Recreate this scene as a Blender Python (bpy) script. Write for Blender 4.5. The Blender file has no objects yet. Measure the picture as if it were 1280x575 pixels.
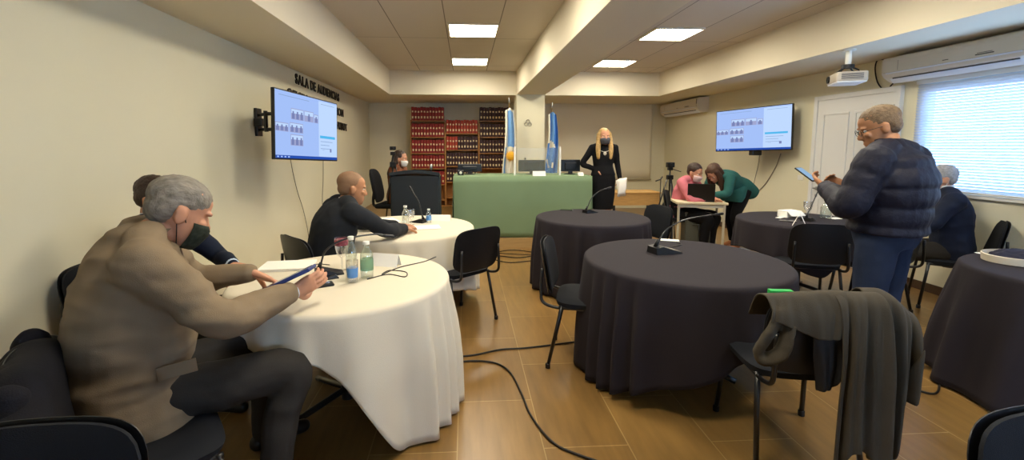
import bpy, bmesh, math, random
from mathutils import Vector, Matrix, Euler
import mathutils.noise as mnoise
random.seed(7)
sc = bpy.context.scene
C = sc.collection
PI = math.pi
V = Vector

# ------------------------------------------------------------------ camera, world, exposure
F, CX, CY, HC = 560.0, 615.0, 240.0, 1.5
VX, VY = 582.0, 182.0
PITCH = math.atan((CY - VY) / F)
SP, CP = math.sin(PITCH), math.cos(PITCH)
YAW = math.atan((CX - VX) / (F * CP + (CY - VY) * SP))
SY, CYW = math.sin(YAW), math.cos(YAW)
cam_d = bpy.data.cameras.new('camera')
cam = bpy.data.objects.new('camera', cam_d)
C.objects.link(cam)
cam.location = (0, 0, HC)
cam.rotation_euler = Euler((PI / 2 - PITCH, 0, -YAW), 'XYZ')
cam_d.sensor_fit = 'HORIZONTAL'
cam_d.sensor_width = 36
cam_d.lens = F / 1280 * 36
cam_d.shift_x = (640 - CX) / 1280
cam_d.shift_y = -(287.5 - CY) / 1280
cam_d.clip_start = 0.05
sc.camera = cam

LAMP = 40.0          # ceiling panels
LAMP_COL = (1.0, 0.91, 0.73)
SKY = 13.0            # daylight outside the window
SKY_COL = (0.40, 0.63, 1.0)
sc.view_settings.view_transform = 'Standard'
sc.view_settings.look = 'None'
sc.view_settings.gamma = 1
sc.view_settings.use_curve_mapping = False
sc.view_settings.exposure = 0.12
w = bpy.data.worlds.new('World')
sc.world = w
w.use_nodes = True
bg = w.node_tree.nodes['Background']
bg.inputs[0].default_value = (*SKY_COL, 1)
bg.inputs[1].default_value = SKY
sc.cycles.max_bounces = 12
sc.cycles.diffuse_bounces = 8
sc.cycles.transparent_max_bounces = 16
sc.cycles.caustics_reflective = False
sc.cycles.caustics_refractive = False


def ray(x, y):
    u, v = x - CX, y - CY
    fw = F * CP - v * SP
    return V((fw * SY + u * CYW, fw * CYW - u * SY, -(F * SP + v * CP)))


def AZ(x, y, z):
    r = ray(x, y); t = (z - HC) / r.z
    return V((r.x * t, r.y * t, z))


def AX(x, y, X):
    r = ray(x, y); t = X / r.x
    return V((X, r.y * t, HC + r.z * t))


def AY(x, y, Y):
    r = ray(x, y); t = Y / r.y
    return V((r.x * t, Y, HC + r.z * t))


# ------------------------------------------------------------------ materials
def lin(h):
    h = h.lstrip('#')
    o = []
    for i in (0, 2, 4):
        c = int(h[i:i + 2], 16) / 255
        o.append(c / 12.92 if c <= .04045 else ((c + .055) / 1.055) ** 2.4)
    return o


MATS = {}


def mat(name, col, rough=.6, metal=0, bump=0, scale=60, var=0, vscale=8, spec=.4, coat=0, emit=0, sheen=0, stretch=None):
    if name in MATS:
        return MATS[name]
    m = bpy.data.materials.new(name)
    m.use_nodes = True
    nt = m.node_tree
    b = nt.nodes['Principled BSDF']
    c = lin(col) if isinstance(col, str) else col
    if rough >= .75: spec = min(spec, .12)
    sheen *= .15
    b.inputs['Base Color'].default_value = (*c, 1)
    b.inputs['Roughness'].default_value = rough
    b.inputs['Metallic'].default_value = metal
    b.inputs['Specular IOR Level'].default_value = spec
    b.inputs['Coat Weight'].default_value = coat
    b.inputs['Sheen Weight'].default_value = sheen
    if emit:
        b.inputs['Emission Color'].default_value = (*c, 1)
        b.inputs['Emission Strength'].default_value = emit
    if bump or var:
        tc = nt.nodes.new('ShaderNodeTexCoord')
        src = tc.outputs['Object']
        if stretch:
            mp = nt.nodes.new('ShaderNodeMapping')
            mp.inputs['Scale'].default_value = stretch
            nt.links.new(src, mp.inputs[0]); src = mp.outputs[0]
    if bump:
        n = nt.nodes.new('ShaderNodeTexNoise')
        n.inputs['Scale'].default_value = scale
        n.inputs['Detail'].default_value = 3
        nt.links.new(src, n.inputs['Vector'])
        bp = nt.nodes.new('ShaderNodeBump')
        bp.inputs['Strength'].default_value = bump
        bp.inputs['Distance'].default_value = .01
        nt.links.new(n.outputs['Fac'], bp.inputs['Height'])
        nt.links.new(bp.outputs[0], b.inputs['Normal'])
    if var:
        n2 = nt.nodes.new('ShaderNodeTexNoise')
        n2.inputs['Scale'].default_value = vscale
        n2.inputs['Detail'].default_value = 4
        nt.links.new(src, n2.inputs['Vector'])
        r = nt.nodes.new('ShaderNodeValToRGB')
        r.color_ramp.elements[0].position = .3
        r.color_ramp.elements[1].position = .7
        r.color_ramp.elements[0].color = (*[x * (1 - var) for x in c], 1)
        r.color_ramp.elements[1].color = (*[min(1, x * (1 + var)) for x in c], 1)
        nt.links.new(n2.outputs['Fac'], r.inputs[0])
        nt.links.new(r.outputs[0], b.inputs['Base Color'])
    MATS[name] = m
    return m


def emission(name, col, s):
    m = bpy.data.materials.new(name); m.use_nodes = True
    nt = m.node_tree; nt.nodes.clear()
    e = nt.nodes.new('ShaderNodeEmission'); o = nt.nodes.new('ShaderNodeOutputMaterial')
    e.inputs[0].default_value = (*(lin(col) if isinstance(col, str) else col), 1)
    e.inputs[1].default_value = s
    nt.links.new(e.outputs[0], o.inputs[0])
    return m


def clear(name, tint=(1, 1, 1), gloss=.12, body=0.0, bodycol=(1, 1, 1), fres=.7):
    m = bpy.data.materials.new(name); m.use_nodes = True
    nt = m.node_tree; nt.nodes.clear()
    o = nt.nodes.new('ShaderNodeOutputMaterial')
    t = nt.nodes.new('ShaderNodeBsdfTransparent'); t.inputs[0].default_value = (*tint, 1)
    g = nt.nodes.new('ShaderNodeBsdfGlossy'); g.inputs['Roughness'].default_value = .05
    lw = nt.nodes.new('ShaderNodeLayerWeight'); lw.inputs[0].default_value = .35
    mm = nt.nodes.new('ShaderNodeMath'); mm.operation = 'MULTIPLY_ADD'
    mm.inputs[1].default_value = fres; mm.inputs[2].default_value = gloss
    nt.links.new(lw.outputs['Facing'], mm.inputs[0])
    mx = nt.nodes.new('ShaderNodeMixShader')
    nt.links.new(mm.outputs[0], mx.inputs[0])
    nt.links.new(t.outputs[0], mx.inputs[1]); nt.links.new(g.outputs[0], mx.inputs[2])
    last = mx.outputs[0]
    if body:
        d = nt.nodes.new('ShaderNodeBsdfDiffuse'); d.inputs[0].default_value = (*bodycol, 1)
        m2 = nt.nodes.new('ShaderNodeMixShader'); m2.inputs[0].default_value = body
        nt.links.new(last, m2.inputs[1]); nt.links.new(d.outputs[0], m2.inputs[2]); last = m2.outputs[0]
    nt.links.new(last, o.inputs[0])
    return m


WALL = mat('wall_paint', '#ddd7bc', .7, bump=.04, scale=40, var=.02, vscale=1.5)
CEIL = mat('ceiling_paint', '#cfc6b6', .8)
SOFF = mat('soffit_paint', '#ded5bf', .75)
BLACK = mat('black_plastic', '#121214', .42)
BLACKM = mat('black_metal', '#101012', .3, spec=.6)
CHROME = mat('chrome', '#c8c8c8', .18, metal=1)
STEEL = mat('brushed_steel', '#a8a8a6', .35, metal=1)
WHITE = mat('white_plastic', '#e4e2da', .4)
PAPER = mat('paper', '#efece4', .8)
WCLOTH = mat('white_cloth', '#d3cab6', .85, bump=.12, scale=300, sheen=.2)
BCLOTH = mat('black_cloth', '#2b272c', .8, bump=.15, scale=300, sheen=.12)
GCLOTH = mat('green_cloth', '#74896a', .85, bump=.1, scale=200, var=.04, vscale=3)
UPH = mat('chair_upholstery', '#1b1d22', .75, bump=.2, scale=400, sheen=.1)
WOOD = mat('pale_wood', '#c39a5e', .5, var=.12, vscale=6, stretch=(1, 1, 8))
WOODD = mat('dais_wood', '#a98a5c', .5, var=.1, vscale=5, stretch=(1, 8, 8))
SKIN = mat('skin', '#c08a6c', .55, var=.06, vscale=30)
SKIN2 = mat('skin_tan', '#b07c58', .55, var=.06, vscale=30)
EYEW = mat('eye_white', '#d8d4cc', .3)
EYED = mat('eye_iris', '#20140e', .2)
CLEAR = clear('clear_glass')
WATER = clear('bottle_glass', (.93, .97, .93), .14, .06, (.7, .8, .72))


# ------------------------------------------------------------------ mesh helpers
def link(o, parent=None):
    C.objects.link(o)
    if parent is not None:
        o.parent = parent
    return o


def fin(name, bm, mats, parent=None, smooth=False, angle=None):
    me = bpy.data.meshes.new(name)
    bmesh.ops.recalc_face_normals(bm, faces=bm.faces)
    bm.to_mesh(me); bm.free()
    for m in (mats if isinstance(mats, (list, tuple)) else [mats]):
        me.materials.append(m)
    if smooth:
        me.polygons.foreach_set('use_smooth', [True] * len(me.polygons))
    o = bpy.data.objects.new(name, me)
    if smooth and angle:
        md = o.modifiers.new('es', 'EDGE_SPLIT'); md.split_angle = math.radians(angle)
    return link(o, parent)


def tag(o, label, cat, group=None, kind=None):
    o['label'] = label
    o['category'] = cat
    if group: o['group'] = group
    if kind: o['kind'] = kind
    return o


def empty(name, loc, label, cat, rz=0, group=None):
    o = bpy.data.objects.new(name, None)
    o.empty_display_size = .05
    link(o); o.location = loc; o.rotation_euler = (0, 0, rz)
    return tag(o, label, cat, group)


def struct(o):
    o['kind'] = 'structure'
    return o


def dup(root, loc, rz, label, group=None):
    r = root.copy(); C.objects.link(r); r.location = loc; r.rotation_euler = (0, 0, rz); r['label'] = label
    if group: r['group'] = group
    for ch in list(root.children):
        c = ch.copy(); C.objects.link(c); c.parent = r
        for g in list(ch.children):
            d = g.copy(); C.objects.link(d); d.parent = c
    return r


def box(bm, x0, x1, y0, y1, z0, z1, mi=0, bev=0, M=None, seg=2):
    r = bmesh.ops.create_cube(bm, size=1)
    vs = r['verts']
    for v in vs:
        v.co = V(((x0 + x1) / 2 + v.co.x * (x1 - x0), (y0 + y1) / 2 + v.co.y * (y1 - y0), (z0 + z1) / 2 + v.co.z * (z1 - z0)))
    fs = set(f for v in vs for f in v.link_faces)
    if bev:
        es = list(set(e for v in vs for e in v.link_edges))
        r2 = bmesh.ops.bevel(bm, geom=es, offset=bev, segments=seg, affect='EDGES', profile=.5)
        vs = list(set(v for f in r2['faces'] for v in f.verts) | set(v for v in vs if v.is_valid))
        fs = set(f for v in vs for f in v.link_faces)
    for f in fs:
        f.material_index = mi
    if M is not None:
        for v in vs: v.co = M @ v.co
    return vs


def boxes(name, lst, m, parent=None, bev=0):
    bm = bmesh.new()
    for b in lst: box(bm, *b, bev=bev)
    return fin(name, bm, m, parent)


def catmull(P, n=8):
    P = [V(p) for p in P]
    if len(P) == 2:
        return [P[0].lerp(P[1], i / n) for i in range(n + 1)]
    Q = [P[0] * 2 - P[1]] + P + [P[-1] * 2 - P[-2]]
    out = []
    for i in range(1, len(Q) - 2):
        for k in range(n):
            t = k / n
            a, b, c, d = Q[i - 1], Q[i], Q[i + 1], Q[i + 2]
            out.append(.5 * ((2 * b) + (c - a) * t + (2 * a - 5 * b + 4 * c - d) * t * t + (3 * b - a - 3 * c + d) * t ** 3))
    out.append(P[-1])
    return out


def interp(vals, s):
    x = s * (len(vals) - 1); i = min(int(x), len(vals) - 2); t = x - i
    return vals[i] * (1 - t) + vals[i + 1] * t


def rings_to_faces(bm, rings, mi=0, cap=True, closed=True):
    for a, b in zip(rings, rings[1:]):
        n = len(a)
        for i in range(n if closed else n - 1):
            j = (i + 1) % n
            f = bm.faces.new((a[i], a[j], b[j], b[i])); f.material_index = mi
    if cap:
        for r in (rings[0], rings[-1]):
            c = bm.verts.new(sum((v.co for v in r), V()) / len(r))
            n = len(r)
            for i in range(n):
                f = bm.faces.new((r[i], r[(i + 1) % n], c)); f.material_index = mi


def frames(pts):
    T = []
    for i in range(len(pts)):
        d = pts[min(i + 1, len(pts) - 1)] - pts[max(i - 1, 0)]
        T.append(d.normalized() if d.length > 1e-9 else V((0, 0, 1)))
    u = T[0].orthogonal().normalized()
    out = []
    for t in T:
        u = (u - t * u.dot(t))
        u = u.normalized() if u.length > 1e-6 else t.orthogonal().normalized()
        out.append((u, t.cross(u)))
    return out


def tube(bm, pts, r, n=8, mi=0, smoothn=0, flat=1.0):
    pts = [V(p) for p in pts]
    if smoothn: pts = catmull(pts, smoothn)
    rad = r if callable(r) else (lambda s: r)
    if isinstance(r, (list, tuple)): rad = lambda s: interp(list(r), s)
    rings = []
    fr = frames(pts)
    for k, (p, (a, b)) in enumerate(zip(pts, fr)):
        rr = rad(k / (len(pts) - 1))
        rings.append([bm.verts.new(p + (a * math.cos(2 * PI * i / n) + b * math.sin(2 * PI * i / n) * flat) * rr) for i in range(n)])
    rings_to_faces(bm, rings, mi)


def ball(bm, c, r, M=None, seg=14, mi=0):
    rr = r if isinstance(r, (tuple, list)) else (r, r, r)
    q = bmesh.ops.create_uvsphere(bm, u_segments=seg, v_segments=max(6, seg // 2 + 1), radius=1)
    R = M if M is not None else Matrix.Identity(3)
    for v in q['verts']:
        v.co = V(c) + R @ V((v.co.x * rr[0], v.co.y * rr[1], v.co.z * rr[2]))
        for f in v.link_faces: f.material_index = mi


def chain(bm, pts, radii, n=14, sub=6, mod=None):
    """a tapering round limb with round ends"""
    P = catmull(pts, sub)
    fr = frames(P); rings = []
    for k, (p, (a, b)) in enumerate(zip(P, fr)):
        s = k / (len(P) - 1)
        rr = interp(radii, s) * (mod(s) if mod else 1)
        rings.append([bm.verts.new(p + (a * math.cos(2 * PI * i / n) + b * math.sin(2 * PI * i / n)) * rr) for i in range(n)])
    rings_to_faces(bm, rings)
    ball(bm, P[0], radii[0] * .98); ball(bm, P[-1], radii[-1] * .98)


def loft(bm, cs, us, vs, n=24, p=2.3):
    rings = []
    for c, u, v in zip(cs, us, vs):
        ring = []
        for i in range(n):
            a = 2 * PI * i / n
            ca, sa = math.cos(a), math.sin(a)
            ring.append(bm.verts.new(c + u * (math.copysign(abs(ca) ** (2 / p), ca)) + v * (math.copysign(abs(sa) ** (2 / p), sa))))
        rings.append(ring)
    rings_to_faces(bm, rings)


def lathe(bm, prof, c=(0, 0, 0), n=20, mi=0, M=None):
    rings = []
    for r, z in prof:
        ring = []
        for i in range(n):
            p = V((r * math.cos(2 * PI * i / n), r * math.sin(2 * PI * i / n), z))
            if M is not None: p = M @ p
            ring.append(bm.verts.new(V(c) + p))
        rings.append(ring)
    rings_to_faces(bm, rings, mi)


def remesh(name, bm, voxel, mats, parent=None, smooth=4, disp=0, dscale=.12, seed=0, aniso=(1, 1)):
    me = bpy.data.meshes.new('tmp')
    bmesh.ops.recalc_face_normals(bm, faces=bm.faces)
    bm.to_mesh(me); bm.free()
    o = bpy.data.objects.new('tmp', me); C.objects.link(o)
    m = o.modifiers.new('r', 'REMESH'); m.mode = 'VOXEL'; m.voxel_size = voxel
    if smooth:
        s = o.modifiers.new('s', 'SMOOTH'); s.factor = .5; s.iterations = smooth
    dg = bpy.context.evaluated_depsgraph_get()
    me2 = bpy.data.meshes.new_from_object(o.evaluated_get(dg))
    C.objects.unlink(o); bpy.data.objects.remove(o); bpy.data.meshes.remove(me)
    if disp:
        ns = [v.normal.copy() for v in me2.vertices]
        off = V((seed * 3.1, seed * 1.7, seed))
        for v, nn in zip(me2.vertices, ns):
            q = V((v.co.x * aniso[0], v.co.y * aniso[0], v.co.z * aniso[1])) / dscale + off
            d = mnoise.noise(V((q.x, q.y, q.z * .55))) + .4 * mnoise.noise(q * 2.3)
            d2 = 1 - 2 * abs(mnoise.noise(V((q.x * .8, q.y * .8, q.z * 1.1)) + V((9, 4, 2))))
            v.co += nn * disp * (d * .6 + d2 * .5 - .3)
    me2.name = name
    me2.materials.clear()
    for q in (mats if isinstance(mats, (list, tuple)) else [mats]): me2.materials.append(q)
    me2.polygons.foreach_set('use_smooth', [True] * len(me2.polygons))
    ob = bpy.data.objects.new(name, me2)
    return link(ob, parent)


def solid(o, t, off=0):
    m = o.modifiers.new('solid', 'SOLIDIFY'); m.thickness = t; m.offset = off
    return o


# ------------------------------------------------------------------ ROOM SHELL
XL, XR, YB, YF, ZC, ZS = -2.2, 4.75, 10.5, -2.6, 2.92, 2.47
SLX, SRX, SBY, BX0, BX1 = -1.43, 3.8, 8.75, .98, 1.52

# floor tiles
fm = bpy.data.materials.new('floor_tiles'); fm.use_nodes = True
nt = fm.node_tree; b = nt.nodes['Principled BSDF']
tc = nt.nodes.new('ShaderNodeTexCoord'); mp = nt.nodes.new('ShaderNodeMapping')
mp.inputs['Rotation'].default_value = (0, 0, PI / 2)
mp.inputs['Location'].default_value = (0.35, .05, 0)
nt.links.new(tc.outputs['Object'], mp.inputs[0])
br = nt.nodes.new('ShaderNodeTexBrick')
br.inputs['Scale'].default_value = 1
br.inputs['Brick Width'].default_value = .86
br.inputs['Row Height'].default_value = .43
br.inputs['Mortar Size'].default_value = .0035
br.inputs['Mortar Smooth'].default_value = .3
br.inputs['Color1'].default_value = (*lin('#8a6a3a'), 1)
br.inputs['Color2'].default_value = (*lin('#7f6033'), 1)
br.inputs['Mortar'].default_value = (*lin('#a58a5c'), 1)
nt.links.new(mp.outputs[0], br.inputs['Vector'])
mp2 = nt.nodes.new('ShaderNodeMapping'); mp2.inputs['Scale'].default_value = (9, 1.2, 1)
nt.links.new(tc.outputs['Object'], mp2.inputs[0])
nz = nt.nodes.new('ShaderNodeTexNoise'); nz.inputs['Scale'].default_value = 2.2; nz.inputs['Detail'].default_value = 6
nt.links.new(mp2.outputs[0], nz.inputs['Vector'])
rp = nt.nodes.new('ShaderNodeValToRGB')
rp.color_ramp.elements[0].position = .3; rp.color_ramp.elements[0].color = (.78, .76, .74, 1)
rp.color_ramp.elements[1].position = .72; rp.color_ramp.elements[1].color = (1.08, 1.07, 1.04, 1)
nt.links.new(nz.outputs['Fac'], rp.inputs[0])
mx = nt.nodes.new('ShaderNodeMixRGB'); mx.blend_type = 'MULTIPLY'; mx.inputs[0].default_value = 1
nt.links.new(br.outputs['Color'], mx.inputs[1]); nt.links.new(rp.outputs[0], mx.inputs[2])
nt.links.new(mx.outputs[0], b.inputs['Base Color'])
b.inputs['Roughness'].default_value = .32
b.inputs['Specular IOR Level'].default_value = .45
struct(boxes('floor', [(XL - .2, XR + .2, YF - .2, YB + .2, -.1, 0)], fm))

# ceiling boards with joints
cm = bpy.data.materials.new('ceiling_boards'); cm.use_nodes = True
nt = cm.node_tree; b = nt.nodes['Principled BSDF']; b.inputs['Roughness'].default_value = .8
tc = nt.nodes.new('ShaderNodeTexCoord'); mp = nt.nodes.new('ShaderNodeMapping')
mp.inputs['Rotation'].default_value = (0, 0, PI / 2); mp.inputs['Location'].default_value = (0, .225, 0)
nt.links.new(tc.outputs['Object'], mp.inputs[0])
br = nt.nodes.new('ShaderNodeTexBrick')
br.offset = 0
for k, v_ in (('Scale', 1), ('Brick Width', 2.05), ('Row Height', .63), ('Mortar Size', .006), ('Mortar Smooth', .2)):
    br.inputs[k].default_value = v_
br.inputs['Color1'].default_value = (*lin('#cfc5b6'), 1)
br.inputs['Color2'].default_value = (*lin('#cbc1b2'), 1)
br.inputs['Mortar'].default_value = (*lin('#7d7468'), 1)
nt.links.new(mp.outputs[0], br.inputs['Vector']); nt.links.new(br.outputs['Color'], b.inputs['Base Color'])
struct(boxes('ceiling', [(XL - .2, XR + .2, YF - .2, YB + .2, ZC, ZC + .1)], cm))

struct(boxes('wall_left', [(XL - .15, XL, YF, YB, 0, ZC)], WALL))
struct(boxes('wall_back', [(XL, XR, YB, YB + .15, 0, ZC)], WALL))
W2 = (1.0, 3.3, 1.0, 2.05)  # opening for the added window behind the camera
struct(boxes('wall_front', [(XL, W2[0], YF - .15, YF, 0, ZC), (W2[1], XR, YF - .15, YF, 0, ZC), (W2[0], W2[1], YF - .15, YF, 0, W2[2]), (W2[0], W2[1], YF - .15, YF, W2[3], ZC)], WALL))
WY0, WY1, WZ0, WZ1 = -1.2, AX(1150, 150, XR).y, 1.04, 2.1  # near end stretched on out of view to let in more daylight
struct(boxes('wall_right', [(XR, XR + .15, YF, WY0, 0, ZC), (XR, XR + .15, WY1, YB, 0, ZC),
                            (XR, XR + .15, WY0, WY1, 0, WZ0), (XR, XR + .15, WY0, WY1, WZ1, ZC)], WALL))
struct(boxes('trim_1', [(XL, SLX, YF, YB, ZS, ZC)], SOFF))
struct(boxes('trim_2', [(SRX, XR, YF, YB, ZS, ZC)], SOFF))
struct(boxes('trim_3', [(SLX, SRX, SBY, YB, ZS, ZC)], SOFF))
struct(boxes('trim_4', [(BX0, BX1, YF, SBY, ZS, ZC)], SOFF))
struct(boxes('wall_column', [(BX0, BX1, SBY - .12, SBY + .4, 0, ZS)], WALL))
BB = mat('baseboard_brown', '#4a3626', .4)
struct(boxes('baseboard_right', [(XR - .012, XR, YF, 4.6, 0, .09), (XR - .012, XR, 6.0, YB, 0, .09)], BB))
struct(boxes('baseboard_left', [(XL, XL + .012, YF, YB, 0, .09)], BB))
# dais with wooden face
DX1, DY, DZ = 2.86, 6.42, .15
dais = struct(boxes('floor_dais', [(XL, DX1, DY + .02, YB, 0, DZ)], fm))
struct(boxes('trim_5', [(XL, DX1, DY, DY + .02, 0, DZ + .002), (DX1, DX1 + .02, DY, YB, 0, DZ + .002)], WOODD))

# window with sill
WFR = mat('window_frame', '#c9d2da', .4)
wn = struct(boxes('window_1', [(XR + .03, XR + .09, WY0, WY1, WZ0, WZ0 + .05), (XR + .03, XR + .09, WY0, WY1, WZ1 - .05, WZ1),
                               (XR + .03, XR + .09, WY0, WY0 + .05, WZ0, WZ1), (XR + .03, XR + .09, WY1 - .05, WY1, WZ0, WZ1),
                               (XR + .03, XR + .09, 3.0, 3.05, WZ0, WZ1), (XR + .03, XR + .09, 1.2, 1.25, WZ0, WZ1)], WFR))
boxes('pane', [(XR + .058, XR + .062, WY0 + .05, WY1 - .05, WZ0 + .05, WZ1 - .05)], clear('window_glass', (1, 1, 1), .05), wn)
boxes('window_sill', [(XR - .03, XR + .03, WY0 - .03, WY1 + .03, WZ0 - .03, WZ0)], WHITE, wn)
wn2 = struct(boxes('window_added', [(W2[0], W2[1], YF - .1, YF - .04, W2[2], W2[2] + .05), (W2[0], W2[1], YF - .1, YF - .04, W2[3] - .05, W2[3]),
                               (W2[0], W2[0] + .05, YF - .1, YF - .04, W2[2], W2[3]), (W2[1] - .05, W2[1], YF - .1, YF - .04, W2[2], W2[3]), (2.12, 2.18, YF - .1, YF - .04, W2[2], W2[3])], WFR))  # unseen window, added to bring cool daylight onto the cloths
# venetian blind
bl = bpy.data.materials.new('blind_slat'); bl.use_nodes = True
nt = bl.node_tree; nt.nodes.clear()
o_ = nt.nodes.new('ShaderNodeOutputMaterial'); d_ = nt.nodes.new('ShaderNodeBsdfDiffuse'); t_ = nt.nodes.new('ShaderNodeBsdfTranslucent')
d_.inputs[0].default_value = (.75, .78, .82, 1); t_.inputs[0].default_value = (.30, .37, .48, 1)
m_ = nt.nodes.new('ShaderNodeMixShader'); m_.inputs[0].default_value = .4
nt.links.new(d_.outputs[0], m_.inputs[1]); nt.links.new(t_.outputs[0], m_.inputs[2]); nt.links.new(m_.outputs[0], o_.inputs[0])
blind = empty('window_blind', (XR - .03, (WY0 + WY1) / 2, WZ0), 'pale blue venetian blind glowing with daylight across the right window', 'blind')
bm = bmesh.new()
hw = (WY1 - WY0) / 2 + .02
z = .045
while z < WZ1 - WZ0 + .03:
    pts = []
    for k in range(4):
        s = -1 + 2 * k / 3
        pts.append((s * .009, s * .0115 + .002 * (1 - s * s)))
    for (xa, za), (xb, zb) in zip(pts, pts[1:]):
        vs = [bm.verts.new((xa, -hw, z - za)), bm.verts.new((xa, hw, z - za)), bm.verts.new((xb, hw, z - zb)), bm.verts.new((xb, -hw, z - zb))]
        bm.faces.new(vs)
    z += .0275
fin('slats', bm, bl, blind)['kind'] = 'stuff'
boxes('head_rail', [(-.025, .02, -hw, hw, WZ1 - WZ0 + .03, WZ1 - WZ0 + .075)], WHITE, blind)
boxes('bottom_rail', [(-.012, .012, -hw, hw, .005, .025)], WHITE, blind)

# door on the right wall
DRM = mat('door_white', '#dcdcda', .45)
dy0, dy1 = AX(1128, 150, XR).y, AX(1020.5, 150, XR).y
dr = struct(boxes('door_1', [(XR - .035, XR, dy0 + .06, dy1 - .06, .01, 2.09)], DRM, bev=.003))
boxes('door_frame', [(XR - .05, XR, dy0, dy0 + .06, 0, 2.15), (XR - .05, XR, dy1 - .06, dy1, 0, 2.15), (XR - .05, XR, dy0 + .06, dy1 - .06, 2.09, 2.15)], DRM, dr, bev=.004)
bm = bmesh.new()
dw = dy1 - dy0
for ya, yb_ in ((dy0 + .16, dy0 + dw / 2 - .04), (dy0 + dw / 2 + .04, dy1 - .16)):
    for za, zb in ((.2, .82), (1.0, 1.92)):
        for (a, b2, c, d) in ((ya, yb_, za, za + .025), (ya, yb_, zb - .025, zb), (ya, ya + .025, za + .025, zb - .025), (yb_ - .025, yb_, za + .025, zb - .025)):
            box(bm, XR - .046, XR - .035, a, b2, c, d, bev=.003)
fin('moulding', bm, DRM, dr)
bm = bmesh.new()
hy = dy1 - .13
R90 = Matrix.Rotation(PI / 2, 3, 'Y')
lathe(bm, [(.026, -.01), (.026, 0), (.02, .003)], (XR - .037, hy, .93), M=Matrix.Rotation(-PI / 2, 3, 'Y'))
tube(bm, [(XR - .04, hy, .93), (XR - .085, hy, .93), (XR - .09, hy - .02, .93), (XR - .09, hy - .12, .925)], .009, 10)
fin('door_handle', bm, STEEL, dr, True, 40)
bm = bmesh.new()
lathe(bm, [(.024, -.01), (.024, 0), (.018, .003)], (XR - .037, hy, .83), M=Matrix.Rotation(-PI / 2, 3, 'Y'))
fin('door_lock', bm, STEEL, dr, True, 40)
bm = bmesh.new()
for z in (1.85, 1.1, .3):
    tube(bm, [(XR - .05, dy0 + .06, z), (XR - .05, dy0 + .06, z + .1)], .008, 8)
fin('hinge', bm, STEEL, dr)

# ------------------------------------------------------------------ CEILING LAMPS
LEM = emission('lamp_glow', LAMP_COL, LAMP)
def lamp(x, y, label, proto=None):
    if proto:
        return dup(proto, (x, y, ZC), 0, label, 'square ceiling light panels')
    e = empty('ceiling_light', (x, y, ZC), label, 'ceiling light', 0, 'square ceiling light panels')
    boxes('diffuser', [(-.285, .285, -.285, .285, -.012, -.004)], LEM, e)
    bm = bmesh.new()
    for q in ((-.305, .305, -.305, -.285), (-.305, .305, .285, .305), (-.305, -.285, -.285, .285), (.285, .305, -.285, .285)):
        box(bm, *q, -.02, 0)
    fin('lamp_frame', bm, mat('lamp_frame_white', '#d8d0c0', .5), e)
    return e
LP = [(.1, 5.7, 'bright square ceiling panel, nearer of the two left of the beam'), (.08, 7.76, 'bright square ceiling panel, farther of the two left of the beam'),
      (2.61, 5.75, 'bright square ceiling panel, nearer of the two right of the beam'), (2.57, 7.79, 'bright square ceiling panel, farther of the two right of the beam')]
l0 = None
for q in LP:
    r = lamp(*q, proto=l0); l0 = l0 or r
for x, y, s in ((.1, 3.65, 'ceiling panel above the near tables left of the beam'), (2.61, 3.68, 'ceiling panel above the near tables right of the beam'),
                (.1, 1.6, 'ceiling panel above the camera left of the beam'), (2.61, 1.6, 'ceiling panel above the camera right of the beam')):
    lamp(x, y, s, l0)

# ------------------------------------------------------------------ TABLES AND CLOTHS
def hem_fn(tab, zt):
    T = sorted((d % 360, h) for d, h in tab)
    T = [(T[-1][0] - 360, T[-1][1])] + T + [(T[0][0] + 360, T[0][1])]
    def f(th):
        d = math.degrees(th) % 360
        for (a, ha), (b_, hb) in zip(T, T[1:]):
            if a <= d <= b_:
                t = (d - a) / (b_ - a + 1e-9)
                return ha + (hb - ha) * t
        return T[0][1]
    return f


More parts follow.
